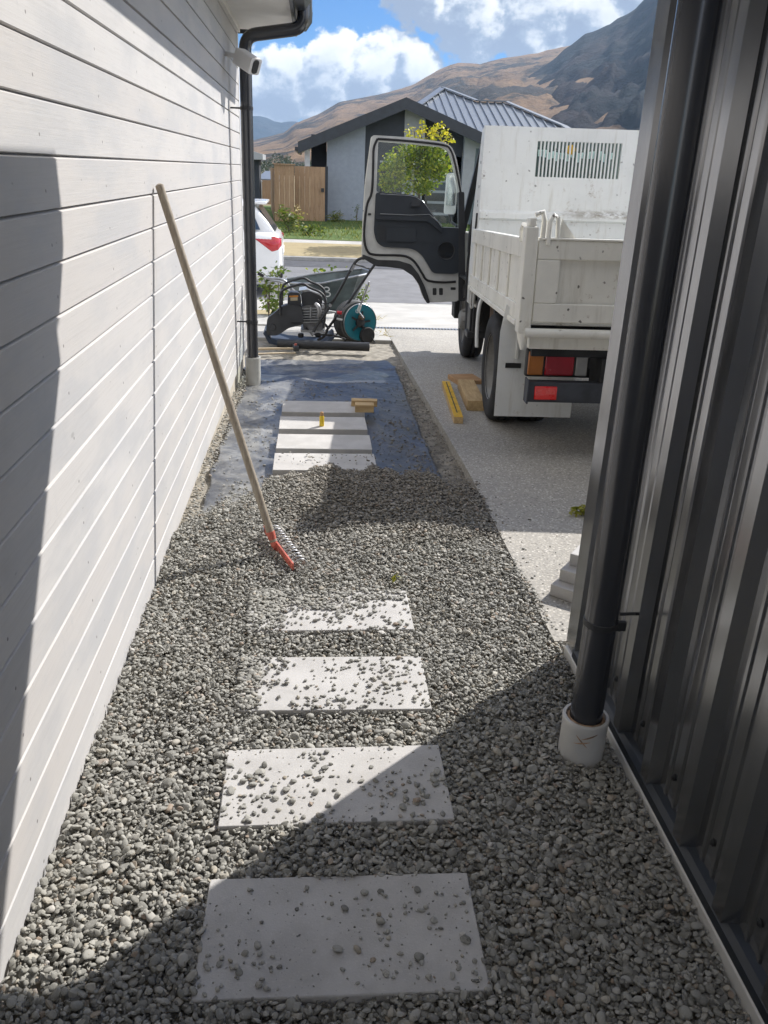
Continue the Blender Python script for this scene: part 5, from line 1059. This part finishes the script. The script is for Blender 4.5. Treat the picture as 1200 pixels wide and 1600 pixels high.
# ------------------------------------------------------------------ across the street
def far_house():
    Y = 31.0; base = at(620, 345, Y); t = thing('gable_house', 'single storey grey gabled house with dark bargeboards and steel roof across the street', 'house', (base.x, 33, gz(31)))
    x = lambda px, py=250: at(px, py, Y).x; z = lambda px, py: at(px, py, Y).z
    g0 = gz(31) - .2; ap = at(632, 163, Y); el = at(466, 231, Y); er = at(775, 229, Y)
    sl = lambda X: ap.z - (ap.z - el.z) * (ap.x - X) / (ap.x - el.x) if X < ap.x else ap.z - (ap.z - er.z) * (X - ap.x) / (er.x - ap.x)
    def panel(name, p0, p1, dy, mat, zlo=g0):
        a, b = x(p0), x(p1); mid = [ap.x] if a < ap.x < b else []; top = [(X, sl(X) - .12) for X in [b] + mid + [a]]
        mb = MB(); mb.plate([(a, zlo), (b, zlo)] + top, [], lambda q, w, d: Vector((q, d, w)), Y + dy, Y + dy + .25); return mb.build(name, mat, t)
    panel('left_wall', 511, 570, 0, 'house_wall'); panel('centre_panel', 570.1, 629.9, .06, 'house_dark'); panel('pale_panel', 630, 662, .02, 'house_pale'); panel('recess', 662.1, 723.9, .30, 'house_dark'); panel('right_wall', 724, 800, .0, 'house_pale')
    mb = MB()
    for k in range(7): a = x(514 + 8 * k); mb.box(a, a + .01, Y - .003, Y, g0, sl(a) - .2)
    mb.build('cladding_joint', 'house_wall', t)
    mb = MB(); mb.box(x(511), 9.0, Y + .3, Y + 11, g0, 2.1); mb.build('side_walls', 'house_pale', t)
    # glazed garage door with pale bands
    a, b = x(668), x(716); mb = MB(); mb.box(a, b, Y + .26, Y + .30, g0, z(690, 268)); d = mb.build('garage_door', 'house_glass', t)
    mb = MB()
    for py in (281, 298, 315, 333): mb.box(a + .1, b - .1, Y + .245, Y + .2595, z(690, py + 4), z(690, py))
    mb.build('door_panel', 'house_pale', d)
    a, b = x(596), x(622); mb = MB(); mb.box(a, b, Y + .03, Y + .06, z(600, 330), z(600, 255)); w = mb.build('window', 'house_glass', t); mb = MB(); mb.box(a - .05, b + .05, Y + .02, Y + .05, z(600, 254), z(600, 251)); mb.build('window_frame', 'house_pale', w)
    # gable roof
    th = .16; yf = Y - .55
    for s, (p, q) in enumerate(((el, ap), (ap, er))):
        mb = MB(); mb.loft([[(p.x, yy, p.z), (q.x, yy, q.z), (q.x, yy, q.z + th), (p.x, yy, p.z + th)] for yy in (yf + .06, Y + 10)]); rf = mb.build('gable_roof', 'roof_steel', t, smooth=0)
        mb = MB(); mb.loft([[(p.x, yy, p.z - .19), (q.x, yy, q.z - .19), (q.x, yy, q.z + th + .02), (p.x, yy, p.z + th + .02)] for yy in (yf, yf + .055)]); mb.build('bargeboard', 'dark_fascia', t, smooth=0)
        mb = MB(); n = 14
        for k in range(n):
            u = (k + .5) / n
            mb.loft([[(p.x + (q.x - p.x) * (u + e), yy, p.z + (q.z - p.z) * (u + e) + th + hh) for e, hh in ((-.006, .0), (.006, .0), (.006, .04), (-.006, .04))] for yy in (yf + .1, Y + 10)])
        if s == 1: mb.build('seams', 'roof_steel', rf, smooth=0)
    mb = MB(); mb.box(el.x - .11, el.x - .004, yf + .1, Y + 9, el.z - .10, el.z + .02); mb.build('gutter', 'dark_fascia', t)
    a = at(476, 240, Y).x; mb = MB(); mb.box(a, at(484, 240, Y).x, Y + .2, Y + .45, g0, el.z + .05); mb.build('porch_post', 'white_paint', t)
    mb = MB(); mb.box(at(486, 240, Y).x, x(511), Y + 1.6, Y + 1.7, g0, el.z + .5); mb.build('porch_wall', 'house_dark', t)
    # hipped main roof behind with standing seams
    def hip(name, A, Lf, Rt, Yf, Ya, extra=None):
        a = at(*A, Ya); l = at(*Lf, Yf); r = at(*Rt, Yf); l.z = r.z = (l.z + r.z) / 2; e = at(*extra, Ya) if extra else a; e = Vector((e.x, a.y, a.z))
        poly = [l, r, e] + ([a] if extra else []); back = [v + Vector((0, 12, 0)) for v in (l, r)]
        mb = MB(); mb.add(poly, [tuple(range(len(poly)))]); mb.add([l, a, back[0]], [(0, 1, 2)]); mb.add([r, e, back[1]], [(0, 1, 2)]); mb.add([back[0], back[1], e] + ([a] if extra else []), [tuple(range(4 if extra else 3))]); f = mb.build(name, 'roof_steel', t, smooth=0)
        mb = MB(); d0 = (a - Vector((a.x, l.y, l.z))); n = int((r.x - l.x) / .33)
        for k in range(1, n):
            X = l.x + (r.x - l.x) * k / n
            u = (X - l.x) / (a.x - l.x) if X < a.x else ((r.x - X) / (r.x - e.x) if X > e.x else 1)
            p0 = Vector((X, l.y, l.z)); p1 = p0 + Vector((0, a.y - l.y, a.z - l.z)) * u; mb.obox(p0 + Vector((0, 0, .03)), p1 + Vector((0, 0, .03)), .05, .06)
        mb.build('standing_seam', 'roof_steel', f, smooth=0); mb = MB()
        for p, q in ((l, a), (r, e)) + (((a, e),) if extra else ()): mb.obox(p + Vector((0, -.05, .07)), q + Vector((0, -.05, .07)), .34, .05)
        mb.build('hip_cap', 'roof_steel', f, smooth=0)
    Yf = 33.5; ze = at(700, 238, Yf).z; k = 2.9
    def pl(px, py):                                         # where the pixel meets the roof plane
        d = ray(px, py); d = d / d[1]; y = (Yf - k * ze + k * CAM_H) / (1 - k * d[2]); return Vector((d[0] * y, y, CAM_H + d[2] * y))
    tops = [pl(692, 139), pl(745, 159.5), pl(790, 161), pl(880, 199)]; l = at(560, 238, Yf); r = at(960, 238, Yf); l.z = r.z = ze
    l2 = tops[0] + (Vector((l.x, l.y, l.z)) - tops[0]); poly = [l, r] + tops[::-1]
    mb = MB(); mb.add(poly, [tuple(range(len(poly)))]); bk = [Vector((p.x, p.y + 7, ze)) for p in [l] + tops + [r]]; fr = [l] + tops + [r]; mb.loft([fr, bk], close_ring=False); f = mb.build('hip_roof', 'roof_steel', t, smooth=0)
    prof = [l] + tops + [r]; xs = [p.x for p in prof]; zs = [p.z for p in prof]; mb = MB(); X = l.x + .2
    while X < r.x - .1:
        zt = float(np.interp(X, xs, zs)); p0 = Vector((X, Yf, ze)); p1 = Vector((X, Yf + (zt - ze) * k, zt)); up = Vector((0, -1, k)).normalized() * .025
        mb.obox(p0 + up, p1 + up, .05, .05, (0, -1, k)); X += .34
    mb.build('standing_seam', 'roof_steel', f, smooth=0)
    for p, q in zip(prof[:-1], prof[1:]):
        mb = MB(); mb.obox(p + Vector((0, -.05, .06)), q + Vector((0, -.05, .06)), .30, .05); mb.build('hip_cap', 'roof_steel', f, smooth=0)
far_house()
def fences():
    def palings(name, label, p0, p1, ytop, ybot, Y0, Y1, cap=True, gate=False):
        a, b = at(p0, (ytop + ybot) / 2, Y0), at(p1, (ytop + ybot) / 2, Y1); zt = at(p0, ytop, Y0).z; zb_ = gz((Y0 + Y1) / 2) - .05
        t = thing(name, label, 'gate' if gate else 'fence', ((a.x + b.x) / 2, (a.y + b.y) / 2, zb_)); L = math.hypot(b.x - a.x, b.y - a.y); n = max(2, int(L / .15)); mb = MB(); d = Vector((b.x - a.x, b.y - a.y, 0)) / L; nn = Vector((d.y, -d.x, 0)); rr = random.Random(int(p0))
        for k in range(n):
            q = Vector((a.x, a.y, zb_)) + d * (L * k / n); j = rr.uniform(0, .008); wv = L / n - .006
            M = Matrix(((d.x, nn.x, 0, q.x), (d.y, nn.y, 0, q.y), (0, 0, 1, q.z), (0, 0, 0, 1))); mb.box(0, wv, j, j + .02, .04, zt - zb_ - rr.uniform(0, .012), M)
        mb.build('palings', 'fence_timber', t, smooth=0)
        mb = MB()
        for h in (.35, (zt - zb_) * .85): q = Vector((a.x, a.y, zb_ + h)) - nn * .03; mb.obox(q, q + d * L, .05, .09)
        mb.build('rail', 'fence_timber', t, smooth=0)
        if cap: mb = MB(); q = Vector((a.x, a.y, zt + .02)); mb.obox(q - d * .03, q + d * (L + .03), .14, .035); mb.build('cap', 'fence_timber', t, smooth=0)
        if gate: mb = MB(); q = at(504, 297, Y1 - .06); mb.box(q.x - .05, q.x + .05, q.y - .02, q.y + .05, q.z - .06, q.z + .06); mb.build('latch', 'black_plastic', t); mb = MB(); q = at(508.5, 300, Y1); mb.box(q.x - .03, q.x + .08, q.y, q.y + .1, zb_, zt + .02); mb.build('gate_post', 'house_dark', t)
        return t
    palings('paling_fence', 'short capped timber paling fence panel left of the gate beside the grey house', 429, 460, 257, 345, 29.6, 29.6)
    palings('timber_gate', 'tall timber board gate with a black latch next to the grey house wall', 460.5, 508, 259, 345, 30.2, 30.2, False, True)
    palings('paling_fence', 'timber fence side running back from the capped panel', 424, 429, 262, 350, 38, 29.65, False)
    palings('paling_fence', 'distant low timber fence beyond the white gate post', 408, 424, 281, 324, 42, 42, False)
fences()
def neighbour():
    a = at(406, 240, 29); t = thing('dark_house', 'edge of a dark walled house with a pale eave left of the fences', 'house', (a.x - 3, 32, gz(31)))
    mb = MB(); b = at(404.5, 250, 29); mb.box(b.x - 7, b.x, 29, 30, gz(30) - .2, at(405, 246, 29).z); mb.build('wall', 'house_dark', t)
    mb = MB(); c = at(411, 241, 28.6); mb.loft([[(c.x - 8, y, c.z + 1.9), (c.x, y, c.z), (c.x, y, c.z - .16), (c.x - .5, y, c.z - .17), (c.x - 8, y, c.z + 1.7)] for y in (28.4, 30.2)]); mb.build('roof', 'house_pale', t, smooth=0)
    p = at(406.5, 323, 33); q = at(406.5, 283, 33); t = thing('white_gate_post', 'slim white post beside the distant low fence', 'post', p); mb = MB(); mb.box(p.x - .04, p.x + .08, p.y, p.y + .1, p.z, q.z); mb.build('post', 'white_paint', t); mb = MB(); mb.lathe([(.06, -.03), (.09, 0), (.0001, .06)], (p.x + .02, p.y + .05, q.z), (0, 0, 1), 8); mb.build('cap', 'white_paint', t)
    p = at(414, 283, 60); t = thing('distant_house', 'low distant house with a pale grey roof seen over the far fence', 'house', (p.x, 62, gz(60)))
    mb = MB(); a = at(402, 281, 60); b = at(436, 281, 60); mb.box(a.x, b.x, 60, 66, gz(60) - .5, a.z); mb.build('wall', 'neighbour_wall', t)
    mb = MB(); A = at(401, 279, 59.6); Bq = at(440, 277, 59.6); r0 = at(414, 267, 62); r1 = at(436, 266, 62); mb.loft([[(A.x, 59.6, A.z), (Bq.x, 59.6, A.z), (Bq.x, 59.6, A.z - .15), (A.x, 59.6, A.z - .15)], [(r0.x, 62.5, r0.z), (r1.x, 62.5, r0.z), (r1.x, 62.5, r0.z - .15), (r0.x, 62.5, r0.z - .15)], [(A.x, 66, A.z), (Bq.x, 66, A.z), (Bq.x, 66, A.z - .15), (A.x, 66, A.z - .15)]]); mb.build('roof', 'roof_steel', t, smooth=0)
neighbour()

def car():
    rear = at(442, 410, 14.9); t = thing('white_hatchback', 'white hatchback car parked on the road seen past the downpipe', 'car', (rear.x, rear.y, gz(15)), (0, 0, R(180.5)))
    def ring(x, w, z0, z1, r=.16, n=4, tw=0):
        pts = rounded([(-w, z0), (w, z0), (w - tw, z1), (-w + tw, z1)], r, n); return [(x, a, b) for a, b in pts]
    mb = MB(); mb.loft([ring(0, .70, .36, .84), ring(.05, .80, .27, .95), ring(.16, .85, .23, 1.0), ring(.5, .885, .2, 1.02), ring(1.3, .89, .19, 1.0), ring(2.6, .89, .19, .98), ring(3.2, .88, .19, .95), ring(3.8, .84, .22, .86), ring(4.18, .72, .26, .74), ring(4.3, .55, .34, .62)]); body = mb.build('body', 'car_paint', t, local=True, smooth=60)
    mb = MB(); mb.loft([ring(.10, .70, .85, .99, .05, 3), ring(.22, .72, .9, 1.16, .08, 3, .06), ring(.40, .73, .9, 1.37, .12, 3, .12), ring(.6, .74, .9, 1.46, .14, 3, .15), ring(1.4, .75, .9, 1.49, .14, 3, .16), ring(2.2, .75, .9, 1.44, .14, 3, .16), ring(2.7, .75, .9, 1.2, .1, 3, .1), ring(3.15, .74, .88, .97, .03, 3)]); mb.build('roof', 'car_paint', body, local=True, smooth=60)
    mb = MB(); mb.add([(.105, -.60, 1.01), (.105, .60, 1.01), (.375, .56, 1.385), (.375, -.56, 1.385)], [(0, 1, 2, 3)]); g = mb.build('rear_window', 'car_glass', t, local=True)
    mb = MB(); mb.box(.24, .50, -.60, .60, 1.42, 1.465); mb.build('spoiler', 'car_paint', body, local=True, bevel=.015)
    for s in (-1, 1):
        mb = MB(); mb.plate([(.34, 1.04), (1.0, 1.03), (2.4, 1.02), (2.75, 1.05), (2.25, 1.38), (1.4, 1.42), (.62, 1.39), (.46, 1.30)], [], lambda a, b, d: Vector((a, s * (d - .125 * max(0, (b - 1.0) / .45) ** 1.2), b)), .745, .765); mb.build('side_window', 'car_glass', t, local=True)
        mb = MB(); rings = []
        for a in np.linspace(.0, .42, 9):
            hi = float(np.interp(a, [0, .1, .42], [.90, .945, .915])); lo = float(np.interp(a, [0, .06, .16, .42], [.80, .73, .71, .90])); w = float(np.interp(a, [0, .05, .16, .5], [.74, .825, .872, .90]))
            rings.append([(a, s * (w - .2), lo)] + [(a, s * (w - .035 * abs(u - .4) ** 2 * 4), lo + (hi - lo) * u) for u in (0, .25, .5, .75, 1)] + [(a, s * (w - .2), hi)])
        mb.loft(rings); l = mb.build('tail_lamp', 'car_lamp', t, local=True)
        mb = MB(); mb.box(.02, .10, s * .70 - .06, s * .70 + .06, .80, .84); mb.build('reverse_lens', 'clear_lens', l, local=True)
        for x in (.80, 3.42):
            c = Vector((x, s * .80, .315)); mb = MB(); mb.lathe([(.20, -.10), (.30, -.105), (.315, -.07), (.315, .07), (.30, .095), (.20, .09)], c, (0, s, 0), 36); w = mb.build('wheel', 'tyre_rubber', t, local=True); mb = MB(); mb.lathe([(.205, .085), (.19, .06), (.06, .075), (.0001, .08)], c, (0, s, 0), 24); mb.build('rim', 'rim_grey', w, local=True)
            mb = MB(); pts = [c + Vector((.36 * math.cos(a), s * .075, .36 * math.sin(a))) for a in np.linspace(-.3, math.pi + .3, 18)]; mb.tube(pts, .028, 6); mb.build('wheel_arch', 'black_plastic', body, local=True)
    mb = MB(); mb.box(-.02, .04, -.26, .26, .62, .73); mb.build('number_plate', 'white_paint', t, local=True, bevel=.004)
    mb = MB(); mb.box(-.012, .12, -.66, .66, .27, .38); mb.build('bumper_insert', 'black_plastic', t, local=True, bevel=.02)
car()
def street_tree():
    rng = np.random.default_rng(77); Y = 23.0; cx = at(652, 255, Y).x; t = thing('street_tree', 'young street tree with yellow green leaves behind the open truck door', 'tree', (cx + .05, Y, gz(Y))); base = Vector((cx + .1, Y, gz(Y)))
    trunk = MB(); top = at(650, 280, Y); P = smooth_path([base, base + Vector((.02, 0, 1.0)), Vector((cx + .02, Y, top.z + .2)), Vector((cx + .05, Y + .05, at(660, 225, Y).z))], 6); trunk.tube(P, [.045 - .03 * i / len(P) for i in range(len(P))], 8)
    lobes = [(628, 252, 30, 22), (655, 250, 32, 26), (682, 250, 26, 22), (612, 272, 22, 22), (640, 282, 30, 18), (672, 272, 24, 20), (690, 265, 14, 18), (658, 293, 18, 12), (648, 232, 24, 16), (676, 232, 20, 16), (605, 288, 12, 12)]
    ylob = [(665, 210, 24, 13), (686, 203, 18, 10), (640, 205, 5, 10), (659, 198, 5, 12), (697, 215, 12, 8)]
    VV, FF, MI, kk = [], [], [], 0
    for nm, lb, n, mat, sz in (('crown', lobes, 470, 'tree_leaf', .10), ('crown_tip', ylob, 170, 'tree_leaf_yellow', .10)):
        C = []
        for (px, py, rx, ry) in lb:
            c = at(px, py, Y + rng.uniform(-.35, .35)); sx = rx * Y / 1330; sz_ = ry * Y / 1330; m = int(n * (rx * ry) / 600) + 14
            trunk.tube([Vector((cx + .03, Y, min(c.z - .2, top.z + .4))), (c + Vector((cx, Y, c.z))) / 2, c], [.014, .010, .004], 6)
            for _ in range(m):
                d = rng.normal(size=3); d /= np.linalg.norm(d); r = rng.uniform(.25, 1.05) ** .6; C.append((c.x + d[0] * r * sx, c.y + d[1] * r * max(sx, .25), c.z + d[2] * r * sz_))
        V, F = leaf_cloud(C, sz, rng, .55, .5); i = root_matrix(t).inverted(); V = V + np.array([i[0][3], i[1][3], i[2][3]]); VV.append(V); FF.append(F + kk); MI += [int(nm != 'crown')] * len(F); kk += len(V)
    o = raw_mesh('crown', np.concatenate(VV), np.concatenate(FF), 'tree_leaf', False, t); o.data.materials.append(MATS['tree_leaf_yellow']); o.data.polygons.foreach_set('material_index', np.array(MI, np.int32))
    trunk.build('trunk', 'bark', t)
street_tree()
def garden():
    for i, (px, py, Y, st, n, l, sz, asp, mat) in enumerate([(452, 374, 26.0, [(-.35, 0, .62), (-.2, .1, .7), (0, 0, .62), (.2, 0, .5)], 260, 'spiky pale green shrub growing in front of the capped fence panel', .22, .14, 'shrub_leaf'), (464, 368, 26.3, [(0, 0, .75), (.15, 0, .6)], 110, 'thin shrub with pale seed heads in front of the timber gate', .10, .4, 'straw'),
            (526, 347, 30.2, [(-.15, 0, .25), (.12, 0, .25), (0, 0, .34)], 160, 'small round green tussock at the foot of the grey house wall', .22, .12, 'grass_blade'), (557, 345, 30.4, [(0, 0, .5), (.05, 0, .55)], 40, 'thin dark stemmed plant against the grey house wall', .08, .4, 'shrub_leaf'), (478, 372, 25.3, [(-.2, 0, .22), (.2, 0, .25), (.5, 0, .2)], 170, 'low leafy ground plant right of the spiky shrub by the street', .12, .5, 'shrub_leaf')]):
        b = at(px, py, Y); leafy('garden_shrub', l, 'plant', (b.x, Y, gz(Y)), st, 'l', sz, n, mat, 90 + i, asp, .01, .09, low=.1)
garden()

# ------------------------------------------------------------------ air
def haze():
    mb = MB(); mb.box(-4300, 4300, -60, 4600, -30, 470); me = mb.build('haze', 'white_paint', smooth=0); me['kind'] = 'stuff'
    m = bpy.data.materials.new('air'); m.use_nodes = True; g = NT(m.node_tree); g.n.clear(); v = g.new('ShaderNodeVolumePrincipled'); v.inputs['Color'].default_value = (.50, .72, 1, 1); v.inputs['Density'].default_value = HAZE; v.inputs['Anisotropy'].default_value = .2
    o = g.new('ShaderNodeOutputMaterial'); g.l.new(v.outputs[0], o.inputs['Volume']); me.data.materials[0] = m
HAZE = 0.9e-4
haze()
